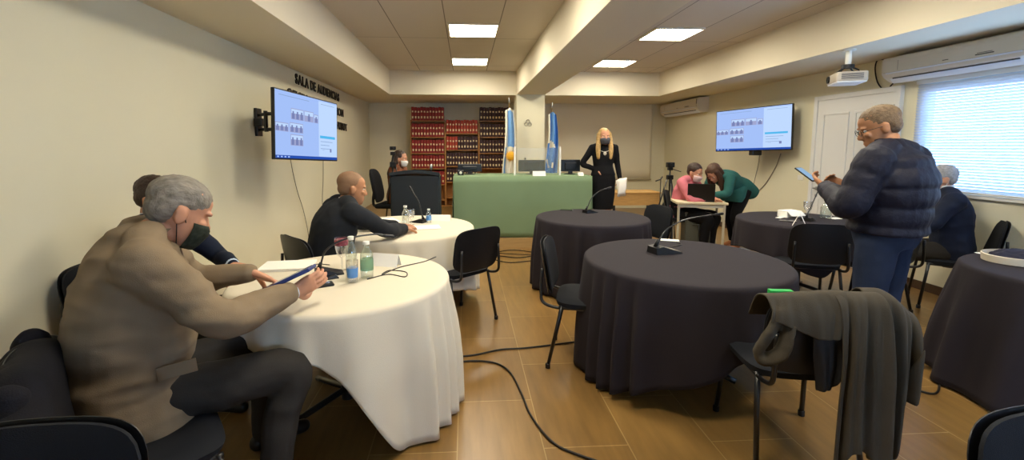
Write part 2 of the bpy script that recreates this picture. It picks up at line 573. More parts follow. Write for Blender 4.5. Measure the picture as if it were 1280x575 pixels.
def round_table(x, y, R, tlabel, clabel, hem, m, nf, seed, zt=.75, amp=.022, flare=.03):
    t = empty('round_table', (x, y, 0), tlabel, 'table', 0, None)
    bm = bmesh.new()
    lathe(bm, [(.02, zt - .035), (R - .02, zt - .035), (R - .008, zt - .028), (R - .008, zt - .012), (R - .015, zt - .006), (.02, zt - .006)], n=64)
    fin('tabletop', bm, WOOD, t, True, 35)
    bm = bmesh.new(); tube(bm, [(0, 0, .03), (0, 0, zt - .03)], .035, 14); fin('column', bm, BLACKM, t, True, 40)
    for k in range(4):
        bm = bmesh.new(); a = k * PI / 2 + PI / 4
        tube(bm, [(0, 0, .09), (.15 * math.cos(a), .15 * math.sin(a), .06), (.36 * math.cos(a), .36 * math.sin(a), .018)], .018, 10, smoothn=4)
        fin('leg', bm, BLACKM, t, True)
    # cloth
    rnd = random.Random(seed)
    hf = hem_fn(hem, zt)
    ph = [rnd.uniform(0, 2 * PI) for _ in range(5)]
    N = 288
    bm = bmesh.new()
    rings = []
    for rr in (.12, R * .4, R * .7, R * .9, R - .02):
        rings.append([bm.verts.new((rr * math.cos(2 * PI * i / N), rr * math.sin(2 * PI * i / N), zt)) for i in range(N)])
    for a in (.3, .65, 1.0):
        rr = R - .02 + .022 * math.sin(a * PI / 2); zz = zt - .022 * (1 - math.cos(a * PI / 2))
        rings.append([bm.verts.new((rr * math.cos(2 * PI * i / N), rr * math.sin(2 * PI * i / N), zz)) for i in range(N)])
    def fold(th):
        w = th + .16 * math.sin(3 * th + ph[0]) + .1 * math.sin(5 * th + ph[3])
        s = math.sin(nf * w + ph[1])
        env = .65 + .35 * math.sin(2 * th + ph[2]) * math.sin(3 * th + ph[4])
        return (s * .8 + .35 * math.sin(2 * nf * w + ph[3]) * .5) * env
    NS = 18
    for k in range(1, NS + 1):
        t_ = k / NS
        ring = []
        for i in range(N):
            th = 2 * PI * i / N
            d = hf(th)
            # soften corners
            d = (d + hf(th + .05) + hf(th - .05)) / 3
            z = zt - .022 - (d - .022) * t_
            drop = (d - .022) * t_
            rr = R + .002 + (flare(th) if callable(flare) else flare) * drop + amp * 1.9 * (min(1, drop / .45) ** .8) * fold(th) + .5 * amp * min(1, drop / .3)
            rr = max(rr, R * .93)
            ring.append(bm.verts.new((rr * math.cos(th), rr * math.sin(th), max(.008, z))))
        rings.append(ring)
    rings_to_faces(bm, rings, cap=False)
    c = bm.verts.new((0, 0, zt))
    for i in range(N): bm.faces.new((rings[0][i], rings[0][(i + 1) % N], c))
    o = fin('tablecloth', bm, m, None, True)
    o.location = (x, y, 0)
    solid(o, .003, 1)
    tag(o, clabel, 'tablecloth')
    return o


TW, TF, TB, TN, TR, TK = (-.70, 2.54), (-.59, 4.16), (1.33, 4.62), (1.44, 2.85), (3.40, 4.32), (3.66, 2.30)
round_table(*TW, .595, 'round table hidden under the near white cloth', 'white tablecloth on the near round table, pooled into a corner on the floor', [(180,.3),(220,.18),(243,.17),(261,.185),(272,.21),(285,.31),(292,.45),(300,.62),(307,.735),(60,.735),(110,.5)], WCLOTH, 19, 1, amp=.044)
round_table(*TF, .66, 'round table hidden under the far white cloth', 'white tablecloth on the far round table in front of the bald man', [(0,.6),(30,.735),(50,.735),(70,.6),(110,.45),(180,.4),(225,.6),(270,.5),(310,.45)], WCLOTH, 18, 2, amp=.032)
round_table(*TB, .585, 'round table hidden under the black cloth before the green desk', 'black tablecloth on the farthest black table, in front of the green desk', [(0,.45),(60,.5),(120,.73),(180,.735),(240,.735),(280,.72),(320,.6)], BCLOTH, 17, 3)
round_table(*TN, .64, 'round table hidden under the big black cloth in the middle', 'black tablecloth on the large near table in the middle of the room', [(165,.735),(200,.735),(212,.72),(220,.68),(245,.56),(265,.48),(272,.38),(300,.3),(340,.4),(30,.55),(100,.7)], BCLOTH, 20, 4, amp=.028)
round_table(*TR, .575, 'round table hidden under the black cloth beside the door', 'black tablecloth on the table behind the standing man in the padded jacket', [(180,.27),(215,.3),(240,.42),(252,.45),(265,.3),(300,.22),(0,.3),(90,.45)], BCLOTH, 16, 5)
round_table(*TK, .585, 'round table hidden under the black cloth at the right edge', 'black tablecloth on the table at the right edge with a white rimmed tray', [(100,.6),(130,.66),(150,.735),(180,.735),(196,.735),(210,.5),(230,.42),(270,.4),(0,.4)], BCLOTH, 16, 6, flare=lambda th: .05 + .11 * max(0, math.cos(th - math.radians(165))))


# ------------------------------------------------------------------ CHAIRS
def pad_mesh(bm, w, h, t, curve, cz, cy, lean, nx=14, nz=10, p=4.5):
    """a padded, curved, rounded-corner panel standing in the xz plane"""
    def shape(u, v):
        # square -> superellipse
        k = (abs(u) ** p + abs(v) ** p) ** (1 / p)
        m = max(abs(u), abs(v))
        s = m / k if k > 1e-9 else 1
        return u * s, v * s
    front, back = {}, {}
    for i in range(nx + 1):
        for j in range(nz + 1):
            u, v = -1 + 2 * i / nx, -1 + 2 * j / nz
            a, b_ = shape(u, v)
            edge = max(abs(u), abs(v))
            th = t * (1 - edge ** 6 * .75)
            x = a * w / 2; z = b_ * h / 2
            y = -curve * (1 - a * a) - lean * b_
            front[i, j] = bm.verts.new((x, cy + y + th / 2, cz + z))
            back[i, j] = bm.verts.new((x, cy + y - th / 2, cz + z))
    for i in range(nx):
        for j in range(nz):
            bm.faces.new((front[i, j], front[i + 1, j], front[i + 1, j + 1], front[i, j + 1]))
            bm.faces.new((back[i, j], back[i, j + 1], back[i + 1, j + 1], back[i + 1, j]))
    bd = [(i, 0) for i in range(nx)] + [(nx, j) for j in range(nz)] + [(i, nz) for i in range(nx, 0, -1)] + [(0, j) for j in range(nz, 0, -1)]
    for a, b_ in zip(bd, bd[1:] + bd[:1]):
        bm.faces.new((front[a], front[b_], back[b_], back[a]))


def make_chair(loc, rz, label, group=None):
    e = empty('visitor_chair', loc, label, 'chair', rz, group)
    bm = bmesh.new()
    def sh(u, v, p=4.0):
        k = (abs(u) ** p + abs(v) ** p) ** (1 / p); m = max(abs(u), abs(v)); s = m / k if k > 1e-9 else 1
        return u * s, v * s
    top, bot = {}, {}
    n = 12
    for i in range(n + 1):
        for j in range(n + 1):
            u, v = -1 + 2 * i / n, -1 + 2 * j / n
            a, b_ = sh(u, v); ed = max(abs(u), abs(v))
            z = .478 - .012 * (1 - a * a) * (1 - b_ * b_) - (.03 * max(0, b_ - .6) ** 2 * 4) - .02 * ed ** 8
            top[i, j] = bm.verts.new((a * .235, b_ * .215 + .015, z))
            bot[i, j] = bm.verts.new((a * .23, b_ * .21 + .015, .428))
    for i in range(n):
        for j in range(n):
            bm.faces.new((top[i, j], top[i + 1, j], top[i + 1, j + 1], top[i, j + 1]))
            bm.faces.new((bot[i, j], bot[i, j + 1], bot[i + 1, j + 1], bot[i + 1, j]))
    bd = [(i, 0) for i in range(n)] + [(n, j) for j in range(n)] + [(i, n) for i in range(n, 0, -1)] + [(0, j) for j in range(n, 0, -1)]
    for a, b_ in zip(bd, bd[1:] + bd[:1]): bm.faces.new((top[a], top[b_], bot[b_], bot[a]))
    fin('seat', bm, UPH, e, True, 50)
    bm = bmesh.new(); pad_mesh(bm, .47, .35, .036, .03, .665, -.235, .03)
    bk = fin('backrest', bm, UPH, e, True, 60)
    bm = bmesh.new(); pad_mesh(bm, .478, .358, .012, .03, .665, -.257, .03)
    fin('back_shell', bm, BLACK, bk, True, 60)
    for s in (-1, 1):
        for ya, yb_ in ((.19, .235), (-.15, -.235)):
            bm = bmesh.new()
            tube(bm, [(s * .205, ya, .432), (s * .213, ya + (yb_ - ya) * .3, .3), (s * .228, yb_, .012)], .0125, 10)
            lg = fin('leg', bm, BLACKM, e, True)
            bm = bmesh.new(); lathe(bm, [(.014, 0), (.017, .002), (.017, .03), (.013, .034)], (s * .228, yb_, 0), 10)
            fin('foot', bm, BLACK, lg, True, 40)
        bm = bmesh.new()
        tube(bm, [(s * .205, -.1, .42), (s * .206, -.2, .422), (s * .206, -.275, .45), (s * .205, -.29, .52), (s * .2, -.285, .68)], .011, 10, smoothn=5)
        fin('back_support', bm, BLACKM, e, True)
    bm = bmesh.new()
    for s in (-1, 1):
        tube(bm, [(s * .205, .205, .422), (s * .205, -.17, .422)], .012, 10)
    tube(bm, [(-.205, .15, .422), (.205, .15, .422)], .011, 8)
    tube(bm, [(-.205, -.14, .422), (.205, -.14, .422)], .011, 8)
    fin('seat_frame', bm, BLACKM, e, True)
    return e


def face(dx, dy):
    return math.atan2(dy, dx) - PI / 2


CH = [((-.07, 3.78, 0), face(-.65, .76), 'black visitor chair with its back to the camera between the two white tables'),
      ((-1.06, 3.50, 0), face(.72, .69), 'black visitor chair under the bald man, its curved back showing behind the near white table'),
      ((.84, 3.02, 0), face(.95, -.3), 'black visitor chair tucked in at the left of the large near black table'),
      ((1.86, 4.72, 0), face(-.98, -.2), 'visitor chair with greyish back tucked in at the right of the farthest black table'),
      ((3.2, 6.3, 0), face(.85, -.52), 'black visitor chair under the man in the pink shirt'),
      ((1.60, 2.06, 0), face(.16, 1), 'black visitor chair with a grey coat hung over its back'),
      ((4.51, 3.83, 0), face(-.8, .6), 'black visitor chair under the seated grey-haired man by the window'),
      ((3.68, 3.78, 0), face(-.45, .9), 'black visitor chair seen edge-on just right of the standing man in jeans'),
      ((3.1, 3.84, 0), face(.3, .95), 'black visitor chair pushed under the table left of the standing man'),
      ((-1.14, 1.56, 0), face(.8, .6), 'black visitor chair under the man in the beige suit, a dark coat on its back'),
      ((-1.84, 2.62, 0), face(1, .05), 'black visitor chair under the man in navy beside the left wall'),
      ((-.99, .77, 0), face(.05, -1), 'black visitor chair cut off at the bottom left corner of the photo'),
      ((1.45, .68, 0), face(.12, -1), 'black visitor chair cut off at the bottom right corner of the photo')]
c0 = None
chairs = []
for l, r, s in CH:
    if c0 is None:
        c0 = make_chair(l, r, s, 'black visitor chairs'); chairs.append(c0)
    else:
        chairs.append(dup(c0, l, r, s))

# office chair on the dais behind the lectern
e = empty('office_chair', (-1.15, 7.0, DZ), 'black swivel office chair against the left wall behind the lectern', 'chair', face(1, -.15))
bm = bmesh.new(); pad_mesh(bm, .44, .52, .06, .04, .73, -.22, .05, p=3.2); fin('backrest', bm, UPH, e, True, 60)
bm = bmesh.new(); box(bm, -.24, .24, -.2, .24, .40, .47, bev=.03, seg=3); fin('seat', bm, UPH, e, True, 50)
bm = bmesh.new(); tube(bm, [(0, -.1, .41), (0, -.27, .41), (0, -.3, .5), (0, -.27, .7)], .022, 8, smoothn=4); fin('back_bar', bm, BLACK, e, True)
bm = bmesh.new(); tube(bm, [(0, 0, .08), (0, 0, .41)], .026, 12); fin('gas_lift', bm, CHROME, e, True)
for k in range(5):
    a = 2 * PI * k / 5
    bm = bmesh.new(); tube(bm, [(0, 0, .1), (.28 * math.cos(a), .28 * math.sin(a), .06)], .018, 8); lg = fin('leg', bm, BLACK, e, True)
    bm = bmesh.new(); ball(bm, (.28 * math.cos(a), .28 * math.sin(a), .028), .028); fin('caster', bm, BLACK, lg, True)

# ------------------------------------------------------------------ JUDGES' DESK
JX0, JX1, JY0, JY1, JZ = -.17, 1.84, DY + .04, DY + .78, 1.055
dk = empty('judges_desk', ((JX0 + JX1) / 2, JY0 + .37, DZ), 'long high desk under the green cloth on the dais', 'desk')
hx = (JX1 - JX0) / 2 - .02
boxes('desk_top', [(-hx, hx, -.34, .34, JZ - DZ - .04, JZ - DZ - .008)], WOOD, dk)
for sx in (-1, 1):
    boxes('side_panel', [(sx * hx - .02, sx * hx + .02, -.32, .32, 0, JZ - DZ - .04)], WOOD, dk)
boxes('front_panel', [(-hx, hx, -.33, -.3, .02, JZ - DZ - .04)], WOOD, dk)
bm = bmesh.new()
NXC = 160
def gy(x, t): return JY0 - .004 - .012 * t * (math.sin(x * 9 + 1) * .5 + math.sin(x * 17 + 2) * .3 + math.sin(x * 4.3))
rows = []
for j in range(15):
    row = []
    for i in range(NXC + 1):
        x = JX0 - .01 + (JX1 - JX0 + .02) * i / NXC
        if j == 0: p = (x, JY1, JZ)
        elif j == 1: p = (x, JY0 + .03, JZ)
        elif j == 2: p = (x, JY0 + .006, JZ - .006)
        else:
            t = (j - 2) / 12
            p = (x, gy(x, t) + .006, JZ - .012 - (JZ - DZ - .012 - .012 - .008 * math.sin(x * 5)) * t)
        row.append(bm.verts.new(p))
    rows.append(row)
rings_to_faces(bm, rows, cap=False, closed=False)
for sx, X in ((0, JX0 - .01), (1, JX1 + .01)):
    r2 = []
    for j in range(8):
        z = JZ - (JZ - DZ - .02) * j / 7
        r2.append([bm.verts.new((X + (.004 if sx else -.004) * j, JY0 + (JY1 - JY0) * k / 10, z)) for k in range(11)])
    rings_to_faces(bm, r2, cap=False, closed=False)
o = fin('desk_cloth', bm, GCLOTH, None, True, 60); solid(o, .004, 0)
tag(o, 'plain green cloth covering the high desk on the dais', 'tablecloth')

# monitors on the desk
MSCR = mat('monitor_black', '#17181b', .35)
MBACK = mat('monitor_grey', '#33352f', .4)
def monitor(px0, px1, pyt, y, label, m):
    a = AY(px0, pyt, y); b_ = AY(px1, pyt, y)
    wd = b_.x - a.x; zt = a.z
    e = empty('computer_monitor', ((a.x + b_.x) / 2, y, JZ), label, 'monitor')
    h = zt - JZ
    bm = bmesh.new(); box(bm, -wd / 2, wd / 2, -.02, .015, .045, h, bev=.006)
    box(bm, -wd * .3, wd * .3, -.045, -.02, .07, h * .8, bev=.01); fin('housing', bm, m, e)
    boxes('screen', [(-wd / 2 + .012, wd / 2 - .012, .015, .017, .06, h - .012)], MSCR, e)
    bm = bmesh.new(); box(bm, -.03, .03, -.03, .0, .01, .1); fin('stand_neck', bm, m, e)
    bm = bmesh.new(); lathe(bm, [(.09, 0), (.09, .008), (.02, .016)], n=24); fin('stand_base', bm, m, e, True, 40)
    return e
monitor(572, 602, 205, 6.95, 'dark monitor at the left end of the green desk before the bookcase', MSCR)
mm = monitor(648, 681, 200, 6.92, 'dark grey monitor behind the clear screen in the middle of the green desk', MBACK)
bm = bmesh.new(); ball(bm, (-.1, 0, mm.location.z * 0 + AY(648, 200, 6.92).z - JZ + .02), (.014, .014, .02)); fin('webcam', bm, BLACK, mm, True)
monitor(701, 725, 199.5, 6.92, 'black monitor on the green desk left of the blonde woman', MSCR)
# small speaker by left monitor
p = AZ(576, 219, JZ); p = AY(576, 219, 6.8)
e = empty('desk_speaker', (p.x, 6.75, JZ), 'tiny black speaker with white round cone by the left monitor', 'speaker')
boxes('cabinet', [(-.045, .045, -.04, .04, 0, .075)], BLACK, e, bev=.006)
bm = bmesh.new(); lathe(bm, [(.022, 0), (.022, .004), (.008, .008)], (0, -.04, .04), 16, M=Matrix.Rotation(PI / 2, 3, 'X')); fin('cone', bm, WHITE, e, True)


def tent_card(x, y, z, wd, h, rz, label, group=None, m=PAPER):
    bm = bmesh.new()
    d = h * .45
    a = [bm.verts.new(q) for q in ((-wd / 2, -d, 0), (wd / 2, -d, 0), (wd / 2, 0, h), (-wd / 2, 0, h), (wd / 2, d, 0), (-wd / 2, d, 0))]
    bm.faces.new((a[0], a[1], a[2], a[3])); bm.faces.new((a[3], a[2], a[4], a[5]))
    o = fin('name_card', bm, m); solid(o, .002)
    o.location = (x, y, z + .001); o.rotation_euler = (0, 0, rz)
    return tag(o, label, 'name card', group)


p = AY(674, 217, JY0 + .06); tent_card(p.x, JY0 + .07, JZ, .19, .07, 0, 'folded white name card on the green desk before the middle monitor')
p = AY(726, 217, JY0 + .06); tent_card(p.x, JY0 + .08, JZ, .09, .05, .3, 'small white name card on the green desk beside the blonde woman')
# clear protective screen
e = empty('protective_screen', (1.06, JY0 + .2, JZ), 'clear acrylic screen between white posts on the green desk', 'screen')
xa, xb = AY(643.5, 200, JY0 + .2).x - 1.06, AY(700, 200, JY0 + .2).x - 1.06
boxes('pane', [(xa, xb, -.003, .003, .0, .41)], clear('acrylic', (.97, .98, .96), .004, .04, (.8, .8, .75), .03), e)
for x in (xa, xb): boxes('post', [(x - .012, x + .012, -.012, .012, 0, .43)], WHITE, e)

# ------------------------------------------------------------------ BOOKCASES AND BOOKS
RED, RED2, DARK = mat('book_red', '#8a1f1c', .55), mat('book_orange_red', '#a8341f', .55), mat('book_maroon', '#3a1c1e', .55)
LAB = mat('book_label', '#dccba0', .6)
CASEW = mat('bookcase_wood', '#a9763f', .5, var=.1, vscale=5, stretch=(4, 4, 1))
BYF = 9.95
def bookcase(x0, x1, zt, shelves, label):
    e = empty('bookcase', ((x0 + x1) / 2, BYF, DZ), label, 'bookcase')
    hw = (x1 - x0) / 2
    t = .018
    for s in (-1, 1):
        boxes('side_panel', [(s * hw - t / 2, s * hw + t / 2, 0, .3, 0, zt - DZ)], CASEW, e)
    for z in shelves: boxes('shelf', [(-hw + t / 2, hw - t / 2, 0, .29, z - DZ - t, z - DZ)], CASEW, e)
    boxes('back_panel', [(-hw, hw, .29, .3, 0, zt - DZ)], CASEW, e)
def make_book(wd, h, m):
    bm = bmesh.new()
    box(bm, -wd / 2 + .002, wd / 2 - .002, 0, .22, 0, h, 0, bev=.009)
    for z0, z1 in ((h * .60, h * .72), (h * .16, h * .32)):
        box(bm, -wd / 2 + .016, wd / 2 - .016, -.0015, .01, z0, z1, 1)
    return fin('law_book', bm, [m, LAB])
sh = [DZ + .03, DZ + .2 + .14, 1.0, 1.33, 1.69, 2.05]
protos = {}
def book(x, z, wd, h, m, label, group):
    k = (round(wd, 3), round(h, 3), m.name)
    if k not in protos:
        o = protos[k] = make_book(wd, h, m)
    else:
        o = protos[k].copy(); C.objects.link(o)
    o.location = (x, BYF + .012, z)
    tag(o, label, 'book', group)
CASES = [('left', -1.195, -.455, 2.06, [DZ + .02, .30, .645, 1.0, 1.335, 1.69, 2.045], 11),
         ('middle', -.44, .285, 1.79, [DZ + .02, .35, .70, 1.05, 1.41, 1.77], 11),
         ('right', .30, .99, 2.06, [DZ + .02, .30, .645, 1.0, 1.335, 1.69, 2.045], 10)]
ORD = ['top shelf', 'second shelf from top', 'third shelf from top', 'fourth shelf from top', 'fifth shelf from top', 'sixth shelf from top']
for nm, x0, x1, zt, shs, nb in CASES:
    bookcase(x0, x1, zt, shs, {'left': 'tall wooden bookcase of red volumes nearest the left wall', 'middle': 'lower wooden bookcase between the two taller ones',
                               'right': 'tall wooden bookcase of dark maroon volumes behind the white and blue flag'}[nm])
    for k, z in enumerate(reversed(shs)):
        if k > (3 if nm != 'left' else 4) or z < .6: continue
        wd = (x1 - x0 - .03) / nb
        for i in range(nb):
            h = .295 - .012 * ((i * 7 + k * 3) % 3) / 2
            if nm == 'left': m, cn = RED, 'red'
            elif nm == 'right': m, cn = DARK, 'dark maroon'
            else:
                m, cn = (RED2, 'orange red') if k == 0 else ((RED2, 'orange red') if (k == 1 and i < 4) else (DARK, 'dark maroon'))
            book(x0 + .015 + wd * (i + .5), z, wd, round(h, 3), m, f'{cn} volume with pale spine labels, {ORD[k]} of {nm} bookcase', f'{cn} volumes on the {ORD[k]} of the {nm} bookcase')

# ------------------------------------------------------------------ LECTERN
LM = mat('lectern_navy', '#1d252b', .55, bump=.1, scale=120)
lx0, lx1 = -.99, -.37
e = empty('lectern', ((lx0 + lx1) / 2, 6.02, 0), 'dark blue-black lectern with a sloping top at the left of the dais', 'lectern')
hw = (lx1 - lx0) / 2
bm = bmesh.new(); box(bm, -hw, hw, -.02, .02, 0, 1.1, bev=.004); fin('front_panel', bm, LM, e)
for s in (-1, 1):
    bm = bmesh.new(); box(bm, s * hw - .02, s * hw + .02, 0.02, .36, 0, 1.08, bev=.004); fin('side_panel', bm, LM, e)
bm = bmesh.new()
rows = []
for t in (0, .15, .3, .5, .7, .85, 1):
    x = -hw - .02 + t * (2 * hw + .04)
    dz = .035 * math.sin(PI * t)
    rows.append([bm.verts.new((x, -.05, 1.1 + dz)), bm.verts.new((x, .4, 1.02 + dz)), bm.verts.new((x, .4, 1.05 + dz)), bm.verts.new((x, -.05, 1.145 + dz))])
rings_to_faces(bm, rows); fin('sloping_top', bm, LM, e, True, 30)
bm = bmesh.new(); box(bm, -hw + .04, hw - .04, .0, .34, .55, .57); fin('shelf', bm, LM, e)
bm = bmesh.new(); box(bm, -hw - .03, hw + .03, -.04, .4, 0, .05, bev=.005); fin('plinth', bm, LM, e)
# small microphone & laptop-like device on the lectern, tripod camera behind
p = AY(539, 205, 6.25)
e = empty('lectern_microphone', (p.x, 6.22, 1.08), 'short grey microphone standing on the right of the lectern', 'microphone')
bm = bmesh.new(); lathe(bm, [(.03, -.03), (.03, .0), (.008, .01), (.008, .08)], n=14); fin('base', bm, BLACK, e, True, 40)
bm = bmesh.new(); lathe(bm, [(.006, .08), (.02, .1), (.02, .15), (.008, .165)], n=14); fin('capsule', bm, STEEL, e, True)


def tripod_camera(x, y, z0, ztop, label, spread=.28, q=1.0):
    e = empty('tripod_camera', (x, y, z0), label, 'camera')
    H = ztop - z0
    bm = bmesh.new(); tube(bm, [(0, 0, H * .5), (0, 0, H - .1)], .013, 8); fin('centre_post', bm, BLACKM, e, True)
    for k in range(3):
        a = 2 * PI * k / 3 + .5
        bm = bmesh.new()
        tube(bm, [(.03 * math.cos(a), .03 * math.sin(a), H * .8), (spread * math.cos(a), spread * math.sin(a), .012)], [.014, .009], 8)
        fin('leg', bm, BLACKM, e, True)
    bm = bmesh.new(); box(bm, -.035, .035, -.035, .035, H - .13, H - .08, bev=.006); box(bm, -.045, .045, -.045, .045, H * .77, H * .83, bev=.01)
    tube(bm, [(0, 0, H - .1), (.14, -.1, H - .15)], .006, 6); fin('head', bm, BLACK, e)
    bm = bmesh.new(); box(bm, -.06 * q, .06 * q, -.04, .04, H - .08 * q, H, bev=.008); lathe(bm, [(.025 * q, 0), (.03 * q, .06), (.02 * q, .06)], (0, -.03, H - .04 * q), 12, M=Matrix.Rotation(PI / 2, 3, 'X'))
    fin('camera_body', bm, BLACK, e)
p = AY(838, 203, 7.2); tripod_camera(p.x, 7.2, 0, p.z, 'black camera on a tall tripod behind the pink-shirted man')
p = AY(491, 183, 6.75); tripod_camera(p.x, 6.75, DZ, p.z, 'black camera on a tripod between the lectern and the brunette woman', .2, .7)
p = AY(826, 222, 7.5)
e = empty('microphone_stand', (p.x, 7.5, 0), 'slim black microphone stand left of the camera tripod', 'stand')
bm = bmesh.new(); tube(bm, [(0, 0, .02), (0, 0, p.z)], .008, 8); tube(bm, [(-.09, 0, p.z - .06), (.0, 0, p.z - .03), (.03, 0, p.z + .02)], .012, 8); fin('pole', bm, BLACKM, e, True)
bm = bmesh.new(); lathe(bm, [(.13, 0), (.13, .012), (.02, .03)], n=20); fin('base', bm, BLACKM, e, True, 40)

# ------------------------------------------------------------------ FLAGS
def flag(x, y, ztop, zf, zb, wd, bands, label, extra=None, polelabel=''):
    e = empty('flag', (x, y, DZ), label, 'flag')
    bm = bmesh.new(); tube(bm, [(0, 0, .02), (0, 0, ztop - DZ - .1)], .011, 8); fin('pole', bm, mat('flag_pole', '#8a7148', .35, metal=.6), e, True)
    bm = bmesh.new(); lathe(bm, [(.012, 0), (.022, .02), (.012, .05), (.016, .07), (.002, .11)], (0, 0, ztop - DZ - .11), 10); fin('finial', bm, STEEL, e, True)
    bm = bmesh.new(); lathe(bm, [(.16, 0), (.16, .02), (.03, .05), (.02, .1)], n=20); fin('stand', bm, CASEW, e, True, 40)
    # gathered cloth hanging from the pole: u = across the gathered width, v = down
    bm = bmesh.new()
    NU, NV = 60, 40
    rows = []
    for j in range(NV + 1):
        v = j / NV
        row = []
        for i in range(NU + 1):
            u = i / NU
            half = wd * (.62 + .38 * min(1, v * 1.4)) * (1 - .1 * max(0, v - .7))
            xx = -half + 2 * half * u + .02 * math.sin(v * 5)
            yy = -.03 - .045 * math.sin(u * 4.2 * PI + v * 1.2) * (.5 + .5 * v) - .03 * math.sin(u * PI)
            zz = (zf - DZ) + (zb - zf) * v - .05 * abs(u - .5) * (1 - v) * 2
            row.append(bm.verts.new((xx, yy, zz)))
        rows.append(row)
    rings_to_faces(bm, rows, cap=False, closed=False)
    bm.faces.ensure_lookup_table()
    mats, fn = bands
    for k, f in enumerate(bm.faces):
        i, j = k % NU, k // NU
        f.material_index = fn(i / NU, j / NV)
    o = fin('cloth', bm, mats, e, True); solid(o, .003)
    if extra: extra(e)
FB, FW, FBD = mat('flag_sky_blue', '#6f9ccf', .75), mat('flag_white', '#dcd8c8', .75), mat('flag_deep_blue', '#3b6fb5', .75)
def arg(u, v):
    # folded stripes running diagonally down the gathered cloth
    c = u + .55 * (1 - v) - .32
    if v < .02: return 1
    if v < .45: return 1 if (u < .28 or .86 < u) else 0
    return 1 if (u > (v - .45) * .95 - .02 and u > .2) or u < .08 else 0
def sun(e):
    p = AY(638.5, 195, 8.28)
    bm = bmesh.new()
    c = V((p.x - e.location.x, p.y - e.location.y, p.z - DZ))
    lathe(bm, [(.002, -.004), (.075, -.004), (.075, .012), (.03, .022)], c, 24, M=Matrix.Rotation(PI / 2, 3, 'X'))
    for k in range(16):
        a = 2 * PI * k / 16
        d = V((math.cos(a), 0, math.sin(a))); q = V((-math.sin(a), 0, math.cos(a)))
        vs = [bm.verts.new(c + d * .07 + q * .014 + V((0, -.004, 0))), bm.verts.new(c + d * .07 - q * .014 + V((0, -.004, 0))), bm.verts.new(c + d * .115 + V((0, -.004, 0)))]
        bm.faces.new(vs)
    fin('sun_emblem', bm, mat('sun_gold', '#d9a01e', .5), e)
p = AY(636.5, 135, 8.4)
flag(p.x, 8.4, AY(634, 121, 8.4).z, p.z, .62, .125, ([FB, FW], arg), 'white and sky blue flag with golden sun on its pole left of the column', sun)
def chu(u, v):
    if .36 < v < .46 and .15 < u < .3 + (v - .36) * 5: return 1
    if u < .16 and v < .4: return 1
    if .62 < v < .74 and u < .12 + (v - .62) * 2.2 and u > (v - .62) * 2.0: return 1
    if .66 < v < .74 and .48 < u < .62: return 1
    if .84 < v < .98 and (v - .84) * 4 < u < (v - .84) * 4 + .24: return 1
    return 0 if (math.sin(u * 9 + v * 3) > -.3) else 2
p = AY(690, 140, 8.3)
flag(p.x, 8.3, AY(690, 127, 8.3).z, p.z, .75, .115, ([FBD, FW, FB], chu), 'blue flag with white markings, gathered on its pole right of the column')

# ornament on the column
p = AY(660, 154, SBY - .125)
bm = bmesh.new()
for dx, dz in ((0, .035), (-.035, -.02), (.035, -.02)):
    pts = [V((p.x + dx + .032 * math.cos(a * PI / 8), SBY - .13, p.z + dz + .032 * math.sin(a * PI / 8))) for a in range(17)]
    tube(bm, pts, .005, 6)
tag(fin('wall_ornament', bm, mat('ornament_silver', '#8f8a7c', .4, metal=.5), None, True), 'small metal ornament of three linked rings on the white column', 'ornament')

# pull-down projection screen at the back wall
a, c = AY(690, 126, YB - .06), AY(813, 225, YB - .06)
e = empty('projection_screen', ((a.x + c.x) / 2, YB - .05, c.z), 'large cream pull-down projection screen on the back wall right of the column', 'screen')
hw = (c.x - a.x) / 2
bm = bmesh.new(); rows = []
for j in range(9):
    v = j / 8
    rows.append([bm.verts.new((-hw + 2 * hw * i / 40, .01 * math.sin(i * .35 + v * 4) * v, (a.z - c.z) * v + .02)) for i in range(41)])
rings_to_faces(bm, rows, cap=False, closed=False)
o = fin('fabric', bm, mat('screen_fabric', '#e4dcc4', .8), e, True); solid(o, .003)
boxes('bottom_bar', [(-hw - .02, hw + .02, -.012, .012, 0, .028)], mat('screen_bar', '#a89d84', .5), e)
boxes('roller_case', [(-hw - .04, hw + .04, -.035, .035, a.z - c.z + .0, min(a.z - c.z + .07, ZS - c.z - .003))], WALL, e)

# low wooden table behind the blonde woman
a, c = AY(772, 240.5, 8.0), AY(819, 256.5, 8.0)
e = empty('wooden_console', ((a.x + c.x) / 2, 8.0, 0), 'tan wooden table with a deep front board behind the blonde woman', 'table')
hw = (c.x - a.x) / 2 + .1
zf = DZ if False else 0
boxes('table_top', [(-hw, hw, -.02, .5, a.z - .025, a.z)], WOOD, e)
boxes('front_board', [(-hw + .02, hw - .02, 0, .02, c.z, a.z - .025)], WOOD, e)
for sx in (-1, 1):
    for yy in (.02, .46):
        boxes('leg', [(sx * (hw - .05) - .02, sx * (hw - .05) + .02, yy - .02 + .02, yy + .02, DZ if True else 0, a.z - .025)], BLACK, e)

# ------------------------------------------------------------------ PEOPLE
HEADR = [(0.0, .020, .080, .036, .0), (.012, .034, .088, .02, 0), (.03, .047, .091, .0, 0), (.055, .057, .093, -.03, 0), (.08, .063, .094, -.062, 0),
         (.105, .068, .093, -.084, 0), (.125, .071, .089, -.094, 0), (.15, .075, .093, -.102, 0), (.175, .076, .091, -.103, 0), (.20, .070, .078, -.095, 0),
         (.22, .055, .053, -.074, 0), (.232, .032, .022, -.046, 0), (.238, .01, -.002, -.018, 0)]


